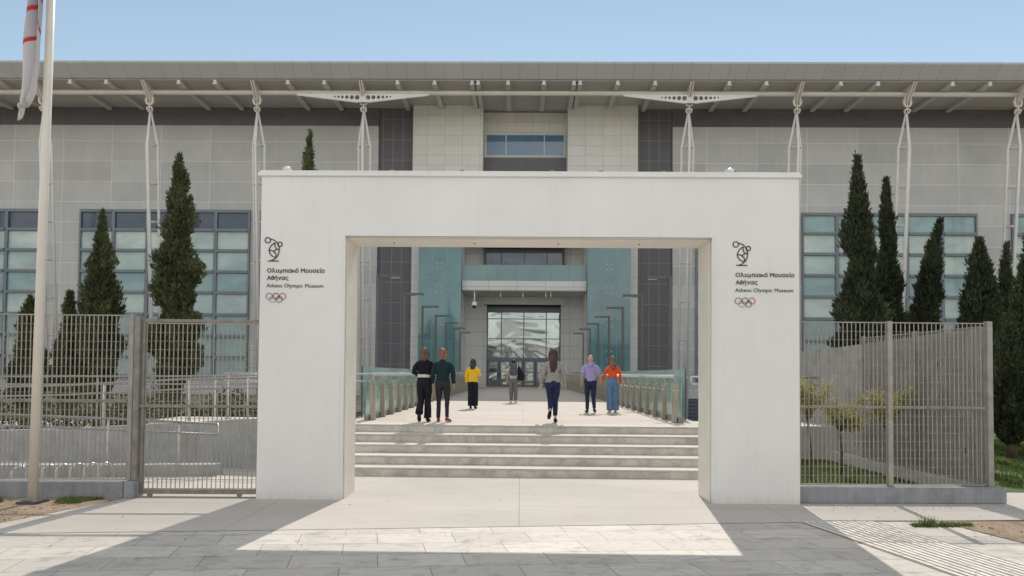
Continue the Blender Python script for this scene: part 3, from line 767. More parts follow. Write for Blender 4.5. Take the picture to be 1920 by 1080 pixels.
# ------------------------------------------------------------------ fences
def grating(x0, x1, z0, z1, pitch=.064, bar=.0058, dep=.005, rod=.125):
    bm = B(); n = int(round((x1-x0)/pitch)); p = (x1-x0)/n
    for i in range(n+1): box(bm, x0+i*p-bar, x0+i*p+bar, -dep, dep, z0, z1)
    k = int((z1-z0)/rod)
    for i in range(1, k+1):
        z = z0+i*(z1-z0)/(k+1); box(bm, x0, x1, .0055, .0095, z-.0025, z+.0025)
    box(bm, x0, x1, -.014, .014, z1, z1+.016); box(bm, x0, x1, -.014, .014, z0-.016, z0)
    return bm
def fpost(x, z1, w=.045, z0=.23): return rnd(x, z1, w, z0)
def post_bm(x, z0, z1, w, y=0):
    bm = B(); rnd_box(bm, x-w, x+w, y-w, y+w, z0, z1, .006); return bm
RZ = .035
# left: plinth + fence
t = empty('plinth_wall', (-5.63, 9.68, 0), RZ); tag(t, 'low grey concrete plinth wall under the left fence beside the flagpole', 'plinth wall', 'concrete plinths under the fences')
bm = B(); rnd_box(bm, -8, -.0, 0, .22, .0045, .235, .008); obj('wall', bm, M['plinth'], t)
bm = B(); rnd_box(bm, .012, .16, -.02, .26, .0045, .245, .01); obj('end_block', bm, M['plinth'], t)
t = empty('steel_fence', (-5.63, 9.78, .236), RZ); tag(t, 'tall steel grating fence on the concrete plinth behind the flagpole', 'fence', 'steel grating fences')
for x0, x1 in ((-2.0, -.02), (-3.9, -2.1), (-5.8, -4.0)):
    obj('grating', grating(x0, x1, .03, 2.37), M['galv'], t)
    bm = B(); box(bm, x0, x1, -.03, .03, 1.12, 1.165); obj('mid_rail', bm, M['galv_dark'], t)
for x in (-2.05, -3.95): obj('post', post_bm(x, 0, 2.4, .045), M['galv'], t)
bm = post_bm(.025, .012, 2.40, .035); obj('post', bm, M['galv'], t)
bm = post_bm(.11, .012, 2.37, .042); obj('post', bm, M['galv_dark'], t)
# sliding gate
t = empty('sliding_gate', (-5.46, 9.81, 0), RZ); tag(t, 'sliding steel grating gate on two wheels between fence and portal', 'gate')
obj('grating', grating(.05, 1.655, .13, 2.50), M['galv'], t)
bm = B(); rnd_box(bm, 0, 1.69, -.022, .022, 2.522, 2.57, .005); rnd_box(bm, 0, 1.69, -.03, .03, .05, .107, .005); rnd_box(bm, 0, .04, -.03, .03, .108, 2.521, .005); rnd_box(bm, 1.66, 1.69, -.03, .03, .108, 2.521, .005)
obj('gate_frame', bm, M['galv_dark'], t)
bm = B(); rnd_box(bm, -.05, 1.68, -.045, .03, 1.29, 1.33, .004); obj('mid_rail', bm, M['galv_dark'], t)
for x in (.14, 1.42):
    bm = B(); tube(bm, [(x, -.02, .04), (x, .02, .04)], .034, 14, xref=(1, 0, 0)); box(bm, x-.04, x+.04, -.024, .024, .05, .066); obj('wheel', bm, M['galv_dark'], t)
bm = B(); box(bm, -5.5, -3.77, 9.80, 9.86, .0045, .010); o = obj('gate_track', bm, M['galv_dark']); tag(o, 'thin steel track on the ground under the sliding gate', 'track')
# right: plinth, fence, end post
t = empty('plinth_wall', (3.97, 9.83, 0), RZ); tag(t, 'low grey concrete plinth wall under the right fence ending near the soil', 'plinth wall', 'concrete plinths under the fences')
bm = B(); rnd_box(bm, 0, 3.03, 0, .26, .0045, .235, .012); obj('wall', bm, M['plinth'], t)
t = empty('steel_fence', (3.97, 9.94, .236), RZ); tag(t, 'steel grating fence in front of the small lawn and olive trees', 'fence', 'steel grating fences')
for x0, x1 in ((.02, 1.34), (1.43, 2.80)):
    obj('grating', grating(x0, x1, .03, 2.36), M['galv'], t)
    bm = B(); box(bm, x0, x1, -.025, .025, 1.12, 1.155); obj('mid_rail', bm, M['galv_dark'], t)
obj('post', post_bm(1.385, 0, 2.39, .038), M['galv'], t); obj('post', post_bm(2.85, 0, 2.40, .042), M['galv'], t)
# concrete wall running back, with its own return grating and kerb
t = empty('concrete_wall', (6.95, 10.1, 0), .045); tag(t, 'tall bare concrete wall with tie holes running back beside the lawn', 'wall')
bm = B(); prism(bm, [(.15, .004), (13, .004), (13, 2.35), (5, 2.42), (.15, 2.58)], 'x', 0.0, .09)
obj('wall', bm, M['wall_conc'], t)
bm = B(); rnd_box(bm, -.24, -.002, .1, 13, .004, .24, .01); obj('kerb', bm, M['tread'], t)
t = empty('steel_fence', (6.80, 10.13, .24), PI/2+.045); tag(t, 'steel grating return fence standing close in front of the bare concrete wall', 'fence', 'steel grating fences')
obj('grating', grating(.03, 3.2, .03, 2.32), M['galv'], t)
for x in (1.6, 3.2): obj('post', post_bm(x, 0, 2.36, .03), M['galv'], t)

# flagpole and flag
t = empty('flagpole', (-6.63, 9.27, .009)); tag(t, 'cream metal flagpole standing in the soil strip at the left', 'flagpole')
bm = B(); tube(bm, [(0, 0, .03), (.04, 0, 4.5), (.08, 0, 9.2)], [.062, .056, .05], 12); obj('pole', bm, M['pole'], t, True)
bm = B(); rnd_box(bm, -.14, .14, -.14, .14, 0, .03, .006); obj('base_plate', bm, M['frame_dark'], t)
for a in range(4):
    b = B(); tube(b, [(.105*math.cos(PI/4+a*PI/2)*1.25, .105*math.sin(PI/4+a*PI/2)*1.25, .03), (.105*math.cos(PI/4+a*PI/2)*1.25, .105*math.sin(PI/4+a*PI/2)*1.25, .055)], .014, 6); obj('bolt', b, M['galv'], t)
def flagmat():
    s = NB('flag_cloth')
    uv = s.n('ShaderNodeUVMap'); sep = s.n('ShaderNodeSeparateXYZ'); s.l(uv.outputs[0], sep.inputs[0])
    v = s.math('ADD', sep.outputs['Y'], s.math('MULTIPLY', sep.outputs['X'], -.12))
    col = s.ramp(v, [(0, (.58, .56, .56)), (.262, (.56, .54, .56)), (.266, (.5, .035, .04)), (.284, (.5, .035, .04)), (.288, (.48, .47, .51)), (.415, (.42, .42, .47)), (.419, (.5, .035, .04)), (.440, (.5, .035, .04)), (.444, (.38, .37, .40)), (1, (.34, .33, .36))])
    for n_ in s.t.nodes:
        if n_.type == 'VALTORGB': n_.color_ramp.interpolation = 'LINEAR'
    return s.fin(col, .8)
bm = B(); uvl = bm.loops.layers.uv.new('UVMap')
NU, NV = 26, 40; gridv = []
for j in range(NV+1):
    v = j/NV; z = 5.22+v*3.1
    # left / right silhouette of the limp cloth (metres from the pole's line)
    xl = -.30+.10*min(1, v/.45)**1.3+.010*math.sin(14*v); xr = .03-.13*(1-min(1, v/.2))
    if v < .09: xl, xr = -.27, -.27+.07+v*1.9
    row = []
    for i in range(NU+1):
        u = i/NU
        x = xl+(xr+.13*min(1, max(0, (v-.55)/.2))-xl)*(u+.07*math.sin(u*PI*3.2+v*3))
        y = -.07+.065*math.sin(u*PI*3.2+v*2.5)+.02*math.sin(v*11+u*3)
        zz = z - (.28*(u-.05) if v < .01 else 0)*-1 + .16*u*(1-v)
        row.append((bm.verts.new((x, y, zz)), (u, v)))
    gridv.append(row)
for j in range(NV):
    for i in range(NU):
        q = (gridv[j][i], gridv[j][i+1], gridv[j+1][i+1], gridv[j+1][i]); f = bm.faces.new([a[0] for a in q])
        for lp, a in zip(f.loops, q): lp[uvl].uv = a[1]
o = obj('flag', bm, flagmat(), None, True); o.location = (-6.60, 9.18, 0)
tag(o, 'limp white flag with red stripes hanging down the flagpole', 'flag')
md = o.modifiers.new('s', 'SOLIDIFY'); md.thickness = .003

# ------------------------------------------------------------------ left yard: ramp walls, rails, bike rack
def wall_line(bm, pts, th):
    """pts: (x, y, ztop) polyline, solid wall of thickness th going back in +y"""
    for (x0, y0, z0), (x1, y1, z1) in zip(pts[:-1], pts[1:]):
        v = [bm.verts.new(c) for c in ((x0, y0, .0045), (x1, y1, .0045), (x1, y1+th, .0045), (x0, y0+th, .0045), (x0, y0, z0), (x1, y1, z1), (x1, y1+th, z1), (x0, y0+th, z0))]
        for f in ((3, 2, 1, 0), (4, 5, 6, 7), (0, 1, 5, 4), (2, 3, 7, 6)): bm.faces.new([v[i] for i in f])
        if (x0, y0, z0) == pts[0]: bm.faces.new([v[i] for i in (0, 4, 7, 3)])
        if (x1, y1, z1) == pts[-1]: bm.faces.new([v[i] for i in (1, 2, 6, 5)])
t = empty('ramp_wall', (0, 0, 0)); tag(t, 'grey concrete ramp wall rising towards the portal behind the left fence', 'ramp wall')
bm = B(); wall_line(bm, [(-16, 14.4, .42), (-12, 13.9, .53), (-9, 13.4, .66), (-6.5, 12.95, .84), (-4.0, 12.6, 1.0)], .2); obj('wall', bm, M['ramp_conc'], t)
t = empty('kerb_wall', (0, 0, 0)); tag(t, 'low concrete kerb wall with a blunt end along the foot of the ramp', 'kerb wall')
bm = B(); wall_line(bm, [(-14, 11.0, .23), (-9, 11.35, .22), (-6.5, 11.7, .2), (-5.25, 11.85, .2)], .22); obj('wall', bm, M['ramp_conc'], t)
bm = B(); v = [(-14, 11.3, .10), (-5.3, 12.1, .05), (-4.2, 12.5, .02), (-4.2, 12.6, .02), (-16, 14.3, .3)]
def rail(name, lab, pts, posts, zb, cat='handrail', grp=None, drop=.19):
    t = empty(name, (pts[0][0], pts[0][1], 0)); tag(t, lab, cat, grp); ox, oy = pts[0][0], pts[0][1]
    P = [(x-ox, y-oy, z) for x, y, z in pts]
    bm = B(); tube(bm, P, .022, 8); obj('top_rail', bm, M['rail_steel'], t, True)
    bm = B(); tube(bm, [(x, y, z-drop) for x, y, z in P], .018, 8); obj('lower_rail', bm, M['rail_steel'], t, True)
    bm = B(); e = P[-1]; tube(bm, [e, (e[0]+.03, e[1], e[2]-.04), (e[0]+.03, e[1], e[2]-drop+.04), (e[0], e[1], e[2]-drop)], .02, 8); obj('end_loop', bm, M['stainless'], t, True)
    for x, y, z0, z1 in posts:
        bm = B(); tube(bm, [(x-ox, y-oy, z0), (x-ox, y-oy, z1)], .022, 8); tube(bm, [(x-ox, y-oy, z0), (x-ox, y-oy, z0+.012)], .06, 10); obj('post', bm, M['stainless'], t, True)
rail('handrail', 'long steel handrail on top of the rising ramp wall', [(-16, 14.5, 1.32), (-12, 14.0, 1.42), (-9, 13.5, 1.52), (-6.5, 13.05, 1.66), (-3.8, 12.7, 1.75)],
     [(-14, 14.25, .48, 1.37), (-11, 13.84, .57, 1.45), (-8.2, 13.36, .71, 1.56), (-6.35, 13.03, .84, 1.66), (-5.15, 12.87, .92, 1.7)], 0, grp='steel handrails of the ramp')
rail('handrail', 'short steel handrail with a looped end on the low kerb wall', [(-14, 11.1, 1.16), (-9, 11.45, 1.07), (-6.5, 11.8, .96), (-5.32, 11.95, .90)],
     [(-9.0, 11.46, .22, 1.05), (-7.1, 11.72, .2, .98), (-5.95, 11.88, .2, .93)], 0, grp='steel handrails of the ramp')
rail('handrail', 'distant steel handrail between the ramp walls in front of the cypresses', [(-18, 16.5, 1.62), (-12, 16.4, 1.66), (-8, 16.3, 1.70), (-4.4, 16.2, 1.78)],
     [(-15, 16.45, .0, 1.63), (-10.2, 16.35, .0, 1.67), (-7.3, 16.28, .0, 1.7)], 0, grp='steel handrails of the ramp')
t = empty('bike_rack', (-7.0, 10.75, .005)); tag(t, 'low steel bike rack of bent hoops behind the left plinth wall', 'bike rack')
for k in range(7):
    x = -.72+k*.17; y = -.25+k*.085; hgt = .30
    bm = B(); tube(bm, [(x-.06, y-.1, 0)]+[(x-.06+.12*(.5-.5*math.cos(a*PI/8)), y-.1+.2*(.5-.5*math.cos(a*PI/8)), hgt-.10+.12*math.sin(a*PI/8)) for a in range(9)]+[(x+.06, y+.1, 0)], .017, 8)
    obj('hoop', bm, M['stainless'], t, True)
bm = B(); tube(bm, [(-.85, -.36, .015), (.42, .28, .015)], .014, 8); obj('base_bar', bm, M['galv_dark'], t, True)

# ------------------------------------------------------------------ vegetation
def cypress_mesh(seed, H, R_, lean=0, n=5200, top_sharp=1.0, zlow=.10, tuft=.17):
    n = int(n*1.5); rn = random.Random(seed); bm = B()
    def rad(t):   # t 0 bottom..1 tip
        a = min(1, (t/.18)**.6) if t < .18 else 1
        return R_*a*(1-((t-.1)/.9)**1.35 if t > .1 else 1)**.9+.015
    def axis(t): return Vector((lean*t*t*H, 0, 0))
    lob = [(rn.uniform(0, 2*PI), rn.uniform(.1, .95), rn.uniform(.2, .55)) for _ in range(26)]
    def rr(a, t):
        k = 1
        for la, lt, ls in lob:
            da = math.cos(a-la); k += ls*.9*max(0, da)**5*math.exp(-((t-lt)/.032)**2)
        k *= .84+1.0*noise.noise(Vector((math.cos(a)*1.3+seed*3.1, math.sin(a)*1.3, t*H*1.15)))+.3*noise.noise(Vector((seed*7.7, 3.3, t*H*.8)))
        return rad(t)*k
    # inner mass
    rings = []
    NZ, NA = 26, 12
    for j in range(NZ+1):
        t = j/NZ*.97; z = zlow*H+t*(1-zlow)*H
        rings.append([bm.verts.new(axis(t)+Vector((math.cos(a)*rr(a, t)*.72, math.sin(a)*rr(a, t)*.72, z))) for a in [2*PI*i/NA for i in range(NA)]])
    for j in range(NZ):
        for i in range(NA): bm.faces.new((rings[j][i], rings[j][(i+1) % NA], rings[j+1][(i+1) % NA], rings[j+1][i]))
    bm.faces.new(rings[-1])
    for k in range(n):
        t = rn.random()**1.15
        if rn.random() > (rad(t)/R_)*.9+.12: continue
        a = rn.uniform(0, 2*PI); r0 = rr(a, t)*rn.uniform(.62, 1.0)
        z = zlow*H+t*(1-zlow)*H
        c = axis(t)+Vector((math.cos(a)*r0, math.sin(a)*r0, z))
        L0 = tuft*rn.uniform(.55, 1.35)*(.6+.4*rad(t)/R_)
        out = Vector((math.cos(a), math.sin(a), 0)); dirn = (Vector((0, 0, 1))+out*rn.uniform(.1, .65)+Vector((rn.gauss(0, .2), rn.gauss(0, .2), 0))).normalized()
        for q in range(5):
            d2 = (dirn+Vector((rn.gauss(0, .28), rn.gauss(0, .28), rn.gauss(0, .15)))).normalized()
            sd = d2.cross(Vector((rn.gauss(0, 1), rn.gauss(0, 1), rn.gauss(0, 1)))).normalized()*L0*rn.uniform(.10, .2)
            b = c+Vector((rn.gauss(0, .03), rn.gauss(0, .03), rn.gauss(0, .03)))
            v = [bm.verts.new(p) for p in (b, b+d2*L0*.45+sd, b+d2*L0, b+d2*L0*.45-sd)]
            bm.faces.new(v)
    me = bpy.data.meshes.new('crown'); bm.to_mesh(me); bm.free(); return me
def cypress(name_lab, x, y, H, R_, seed, mat, lean=0, n=5200, **kw):
    t = empty('cypress_tree', (x, y, 0)); tag(t, name_lab, 'cypress tree', 'cypress trees in front of the museum')
    me = cypress_mesh(seed, H, R_, lean, n, **kw); me.materials.append(mat)
    o = bpy.data.objects.new('crown', me); COL.objects.link(o); o.parent = t
    bm = B(); tube(bm, [(0, 0, 0), (0, 0, H*.16), (lean*.2*H, 0, H*.5)], [R_*.16+.04, R_*.12+.03, .03], 8); obj('trunk', bm, M['bark'], t, True)
L_ = M['leaf_cyp']; D_ = M['leaf_cyp2']
cypress('slender cypress whose tip alone shows above the portal', -8.2, 26, 11.15, .72, 1, L_, n=5200, tuft=.18)
cypress('tallest cypress behind the sliding gate left of the portal', -11.2, 22, 8.9, .80, 2, L_, n=9000)
cypress('second tallest cypress behind the left fence, with a knobbly tip', -13.7, 22, 7.0, .60, 3, L_, .0, n=6500)
cypress('short thin cypress just right of the flagpole', -14.7, 22, 4.35, .45, 4, L_, n=4200)
cypress('short thin cypress just left of the flagpole', -16.0, 22, 4.2, .5, 5, L_, n=4200)
cypress('tallest cypress right of the portal', 9.35, 19, 7.95, .56, 6, D_, n=8500)
cypress('cypress with a slim double tip beside the tallest right one', 10.75, 20, 7.6, .45, 7, D_, -.01, n=7500)
cypress('cypress leaning right in the middle of the right row', 11.6, 20, 6.4, .5, 8, D_, .1, n=6500)
cypress('bushy cypress with a blunt crown above the end of the right fence', 12.7, 19, 5.65, .62, 9, D_, n=7500, tuft=.19)
cypress('narrow crooked cypress behind the end of the right fence', 15.4, 22, 6.15, .36, 10, D_, .03, n=4500)
cypress('large dark cypress cut by the right edge of the photo', 11.95, 16.1, 5.2, .62, 11, D_, n=8500)
cypress('low dark cypress in front of the large one at the right edge', 11.1, 15.6, 3.0, .42, 12, D_, n=5000, tuft=.14)
def shrub(lab, x, y, h, r, seed, mat):
    rn = random.Random(seed); t = empty('shrub', (x, y, 0)); tag(t, lab, 'shrub', 'shrubs behind the ramp')
    bm = B()
    for k in range(2600):
        a = rn.uniform(0, 2*PI); e = rn.random(); rr = r*math.sqrt(rn.random())
        z = h*(.1+.9*rn.random())*(1-.6*(rr/r)**2)
        c = Vector((math.cos(a)*rr, math.sin(a)*rr, z)); dd = Vector((rn.gauss(0, 1), rn.gauss(0, 1), rn.gauss(.6, .8))).normalized(); sd = dd.cross(Vector((rn.gauss(0, 1), rn.gauss(0, 1), .1))).normalized()
        l = rn.uniform(.06, .13); bm.faces.new([bm.verts.new(p) for p in (c, c+dd*l*.5+sd*l*.28, c+dd*l, c+dd*l*.5-sd*l*.28)])
    obj('leaves', bm, mat, t)
    bm = B()
    for k in range(5):
        a = k*1.3; tube(bm, [(0, 0, 0), (math.cos(a)*r*.5, math.sin(a)*r*.5, h*.6)], [.03, .01], 6)
    obj('stems', bm, M['bark'], t)
for i, (x, y, h, r) in enumerate(((-10.2, 19, 1.5, 1.3), (-13, 20, 1.55, 1.5), (-7.9, 18.5, 1.4, 1.0), (-16, 20, 1.5, 1.5))):
    shrub(('dark shrub below the tallest left cypress', 'dark shrub between the flagpole and the fence post', 'dark shrub nearest to the portal behind the ramp', 'dark shrub at the left edge behind the fence')[i], x, y, h, r, 40+i, L_)
def olive(lab, x, y, zc, r, seed, h0=.9):
    rn = random.Random(seed); t = empty('olive_tree', (x, y, .03)); tag(t, lab, 'olive tree', 'young olive trees on the small lawn')
    zc -= .03; bm = B(); tips = []
    tube(bm, [(0, 0, 0), (.03, .01, h0*.5), (-.02, 0, h0)], [.035, .026, .02], 8)
    for k in range(14):
        a = rn.uniform(0, 2*PI); rr = r*rn.uniform(.4, 1); e = Vector((math.cos(a)*rr, math.sin(a)*rr*.8, zc-.18+rn.uniform(-.1, .42)))
        m_ = Vector((0, 0, h0)).lerp(e, .5)+Vector((0, 0, .06)); tube(bm, [(-.02, 0, h0), m_, e], [.014, .009, .004], 5); tips.append((m_, e))
    obj('trunk', bm, M['bark'], t, True)
    bm = B()
    for k in range(4200):
        m_, e = rn.choice(tips); c = m_.lerp(e, rn.uniform(.1, 1.15))+Vector((rn.gauss(0, .055), rn.gauss(0, .055), rn.gauss(0, .055)))
        dd = Vector((rn.gauss(0, 1), rn.gauss(0, 1), rn.gauss(.4, .8))).normalized(); sd = dd.cross(Vector((rn.gauss(0, 1), rn.gauss(0, 1), .1))).normalized()
        l = rn.uniform(.035, .065); bm.faces.new([bm.verts.new(p) for p in (c, c+dd*l*.5+sd*l*.17, c+dd*l, c+dd*l*.5-sd*l*.17)])
    obj('crown', bm, M['leaf_olive'], t)
olive('small olive tree nearest to the right leg of the portal', 5.0, 11.9, 1.5, .42, 21, 1.0)
olive('small olive tree between the portal leg and the fence post', 5.72, 12.3, 1.2, .42, 22, .8)
olive('small olive tree directly behind the middle fence post', 6.25, 11.7, 1.38, .36, 23, .85)
# lawns
poly('lawn', [(3.95, 10.1), (6.75, 10.2), (6.4, 18), (3.95, 18)], .03, M['lawn_base'], thick=.02)
poly('verge', [(7.18, 10.96), (30, 11.1), (30, 23.5), (7.0, 23.5)], .012, M['lawn_base'])
poly('yard_grass', [(-20, 10.0), (-8.6, 10.3), (-9.2, 11.2), (-20, 11.2)], .02, M['lawn_base'])
def blades(name, area, n, h, seed, mat, z=.02, lab='short green grass', wd=.006, thin=None):
    rn = random.Random(seed); bm = B(); (x0, x1, y0, y1) = area
    for k in range(n):
        x, y = rn.uniform(x0, x1), rn.uniform(y0, y1)
        if noise.noise(Vector((x*1.7, y*1.7, seed))) < (-.15 if thin is None else thin): continue
        hh = h*rn.uniform(.5, 1.3); a = rn.uniform(0, PI); dx, dy = math.cos(a)*wd, math.sin(a)*wd; lx, ly = rn.gauss(0, .35)*hh, rn.gauss(0, .35)*hh
        bm.faces.new([bm.verts.new(p) for p in ((x-dx, y-dy, z), (x+dx, y+dy, z), (x+lx, y+ly, z+hh))])
    return tag(obj(name, bm, mat), lab, 'grass', kind='stuff')
blades('lawn_grass', (4.0, 6.7, 10.15, 17.5), 26000, .05, 1, M['grass'], .03, 'short green lawn between the right fence and the concrete wall', .008, -.6)
blades('verge_grass', (7.3, 14, 11.15, 20), 26000, .07, 2, M['grass'], .012, 'rough grass at the right edge beyond the concrete wall', .014)
blades('weeds', (-7.6, -5.85, 9.2, 9.62), 3600, .045, 3, M['grass'], .008, 'sparse weeds on the soil at the foot of the left plinth', .005, .16)
blades('yard_weeds', (-14, -8.7, 10.1, 11.1), 6000, .07, 4, M['grass'], .02, 'grass strip behind the left fence', .01)
# weed clump growing from the paving joint on the right
rn = random.Random(8); bm = B()
for k in range(900):
    x = 4.78+rn.random()*.75; y = 8.42+.06*(x-4.78)+rn.gauss(0, .028)
    hh = .03+.035*rn.random()
    if abs(x-4.98) < .09 and rn.random() < .6: hh += .09*rn.random()
    a = rn.uniform(0, PI); dx, dy = math.cos(a)*.006, math.sin(a)*.006; lx, ly = rn.gauss(0, .4)*hh, rn.gauss(0, .4)*hh
    bm.faces.new([bm.verts.new(p) for p in ((x-dx, y-dy, .0), (x+dx, y+dy, .0), (x+lx, y+ly, hh))])
tag(obj('weed_clump', bm, M['grass']), 'green weed clump growing from a joint in the pavement', 'weeds', kind='stuff')
# pebbles on the soil
rn = random.Random(9); bm = B()
for k in range(420):
    x, y = (rn.uniform(5.5, 8.5), rn.uniform(7.2, 8.75)) if k % 2 else (rn.uniform(-8, -6.0), rn.uniform(8.1, 9.5))
    r = rn.uniform(.004, .014); bmesh.ops.create_icosphere(bm, subdivisions=1, radius=1, matrix=Matrix.Translation((x, y, .008+r*.4)) @ Matrix.Diagonal((r*1.3, r, r*.7, 1)))
tag(obj('gravel', bm, M['soil']), 'loose pebbles scattered on the soil patches', 'gravel', kind='stuff')

# dry leaves and crumbs blown against the plinths and over the paving
rn = random.Random(77); bm = B()
for k in range(420):
    m_ = k % 4
    if m_ == 0: x, y = rn.uniform(3.9, 7.2), rn.uniform(9.45, 9.8)+.0
    elif m_ == 1: x, y = rn.uniform(-7.5, -5.5), rn.uniform(9.1, 9.6)
    elif m_ == 2: x, y = rn.uniform(4.2, 7.5), rn.uniform(7.4, 9.4)
    else: x, y = rn.uniform(-5, 5), rn.uniform(6.2, 11.9)
    a = rn.uniform(0, 2*PI); l = rn.uniform(.007, .018); t_ = rn.uniform(.002, .01)
    p = [Vector((math.cos(a+b)*l*s_, math.sin(a+b)*l*s_, 0)) for b, s_ in ((0, 1), (1.6, .45), (3.14, 1), (4.7, .45))]
    bm.faces.new([bm.verts.new((x+q.x, y+q.y, .0095+(t_ if i % 2 else 0))) for i, q in enumerate(p)])
tag(obj('leaf_litter', bm, plain('dry_leaves', (.20, .13, .07), .9, var=.5, scale=40)), 'tiny dry leaves scattered over the paving and along the plinths', 'litter', kind='stuff')

# ------------------------------------------------------------------ people
TMP = bpy.data.scenes.new('workshop')
def blob(name, build, m, parent, voxel=.008, smooth=2, disp=0, seed=0):
    """fuse lofted pieces into one continuous skin"""
    bm = B(); build(bm)
    me = bpy.data.meshes.new('t'); bmesh.ops.recalc_face_normals(bm, faces=bm.faces); bm.to_mesh(me); bm.free()
    o = bpy.data.objects.new('t', me); TMP.collection.objects.link(o)
    r = o.modifiers.new('r', 'REMESH'); r.mode = 'VOXEL'; r.voxel_size = voxel; r.use_smooth_shade = True
    s = o.modifiers.new('s', 'SMOOTH'); s.iterations = smooth; s.factor = .5
    TMP.view_layers[0].update(); dg = TMP.view_layers[0].depsgraph
    out = bpy.data.meshes.new_from_object(o.evaluated_get(dg)); bpy.data.objects.remove(o)
    if disp:
        co = [v.co.copy() for v in out.vertices]; nn = [v.normal.copy() for v in out.vertices]; flat = []
        for c_, n_ in zip(co, nn): flat += list(c_+n_*(noise.noise(Vector((c_.x*14+seed, c_.y*14, c_.z*5)))*disp+noise.noise(Vector((c_.x*22+seed, c_.y*22, c_.z*30)))*disp*.45))
        out.vertices.foreach_set('co', flat); out.update()
    out.name = name; out.materials.clear(); out.materials.append(m)
    for p in out.polygons: p.use_smooth = True
    q = bpy.data.objects.new(name, out); COL.objects.link(q); q.parent = parent; return q
def cloth(name, c, rough=.85, var=.12):
    if name in M: return M[name]
    M[name] = plain(name, c, rough, var=var, scale=9, bump=.5, spec=.2, stretch=(1, 1, .5)); return M[name]
skin = plain('skin', (.52, .31, .22), .5, var=.06, scale=8)
def V(*a): return Vector(a)
def person(lab, x, y, H, top, legs, arms, hair, topc, trc, shoec, hairc, style, rz=0, z0=.76, wide=1.0):
    k = H/1.65
    t = empty('person', (x, y, z0), rz); tag(t, lab, 'person', 'people walking over the footbridge')
    t.scale = (k, k, k)
    sw = .175*wide; hipw = .088
    sh = {-1: V(-sw, 0, 1.325), 1: V(sw, 0, 1.325)}; hip = {-1: V(-hipw, 0, .86), 1: V(hipw, 0, .86)}
    neck = V(0, -.005, 1.40); head = V(0, .015, 1.545)
    def hand(bm, s, wr, dr, closed=.5):
        """palm, four fingers and a thumb; dr = direction of the forearm"""
        dr = dr.normalized(); fwd = V(0, 1, 0); fwd = (fwd-dr*fwd.dot(dr)).normalized(); side = dr.cross(fwd)*1.0
        tube(bm, [wr-dr*.02, wr+dr*.03, wr+dr*.085], [.018, .020, .018], 8, ry=[.022, .036, .038], xref=side)
        for i, (o_, l) in enumerate(((-.027, .062), (-.009, .072), (.009, .068), (.027, .055))):
            b = wr+dr*.08+fwd*o_; cur = -side*s*closed
            p1 = b+dr*l*.5+cur*l*.15; p2 = p1+dr*l*.42+cur*l*.35; tube(bm, [b, p1, p2], [.0085, .008, .0065], 6)
        b = wr+dr*.03+fwd*.03; tube(bm, [b, b+dr*.03+fwd*.025, b+dr*.06+fwd*.03], [.011, .0095, .0075], 6)
    def body(bm):
        ell(bm, head, .077, .092, .106, rot=None); ell(bm, head+V(0, .03, -.05), .055, .062, .065)       # skull, jaw
        tube(bm, [head+V(0, .103, .0), head+V(0, .118, -.025), head+V(0, .1, -.035)], [.008, .013, .01], 6)   # nose
        ell(bm, head+V(0, .092, -.06), .024, .012, .008)                                                # mouth
        for s in (-1, 1): ell(bm, head+V(s*.074, 0, -.008), .009, .02, .03); ell(bm, head+V(s*.03, .082, .01), .013, .01, .009)
        tube(bm, [head+V(0, -.015, -.06), neck, neck+V(0, 0, -.05)], [.052, .053, .065], 12)
        tube(bm, [V(0, 0, .84), V(0, 0, .95), V(0, 0, 1.06), V(0, 0, 1.2), V(0, 0, 1.30), V(0, -.005, 1.36)], [.125, .13, .105, .12, .125, .055], 16, ry=[.09, .095, .08, .09, .09, .06])
        for s in (-1, 1):
            e, wr = arms[s]; ell(bm, sh[s]+V(-s*.03, 0, -.015), .04, .04, .035)
            tube(bm, [sh[s]+V(-s*.01, 0, -.01), e, wr], [.034, .032, .022], 10); hand(bm, s, wr, wr-e)
            kn, an, toe = legs[s]
            tube(bm, [hip[s]+V(0, 0, .03), hip[s].lerp(kn, .4), kn, kn.lerp(an, .35)+V(0, -.012, 0), an], [.08, .072, .040, .042, .028], 12)
            tube(bm, [an+V(0, 0, 0), an.lerp(toe, .35)+V(0, 0, -.01), toe], [.035, .036, .026], 8, ry=[.035, .03, .02])
    blob('body', body, skin, t, .007, 1)
    # shoes
    def shoes(bm):
        for s in (-1, 1):
            kn, an, toe = legs[s]; dd = (toe-an); heel = an-V(dd.x, dd.y, 0).normalized()*.04 if V(dd.x, dd.y, 0).length > .07 else an-dd.normalized()*.02
            sole = V(0, 0, -1) if V(dd.x, dd.y, 0).length > .1 else V(0, -1, -.2).normalized()
            tube(bm, [heel+sole*.02, an.lerp(toe, .3)+sole*.03, an.lerp(toe, .75)+sole*.01, toe+dd.normalized()*.03], [.036, .042, .048, .03], 10, ry=[.04, .045, .034, .02])
            if style.get('hightop'): tube(bm, [an+V(0, 0, -.02), an+V(0, 0, .06)], .046, 10)
    sh_o = blob('shoes', shoes, shoec, t, .007, 1)
    if style.get('sole'):
        def soles(bm):
            for s in (-1, 1):
                kn, an, toe = legs[s]; dd = toe-an
                sole = V(0, 0, -1) if V(dd.x, dd.y, 0).length > .1 else V(0, -1, -.2).normalized()
                heel = an-V(dd.x, dd.y, 0).normalized()*.04
                tube(bm, [heel+sole*.058, an.lerp(toe, .5)+sole*.062, toe+dd.normalized()*.03+sole*.018], [.04, .048, .034], 8, ry=[.012, .012, .01])
        blob('sole', soles, style['sole'], sh_o, .006, 1)
    # trousers
    fl = style.get('flare', (.088, .062, .055)); cut = style.get('cut', .96)
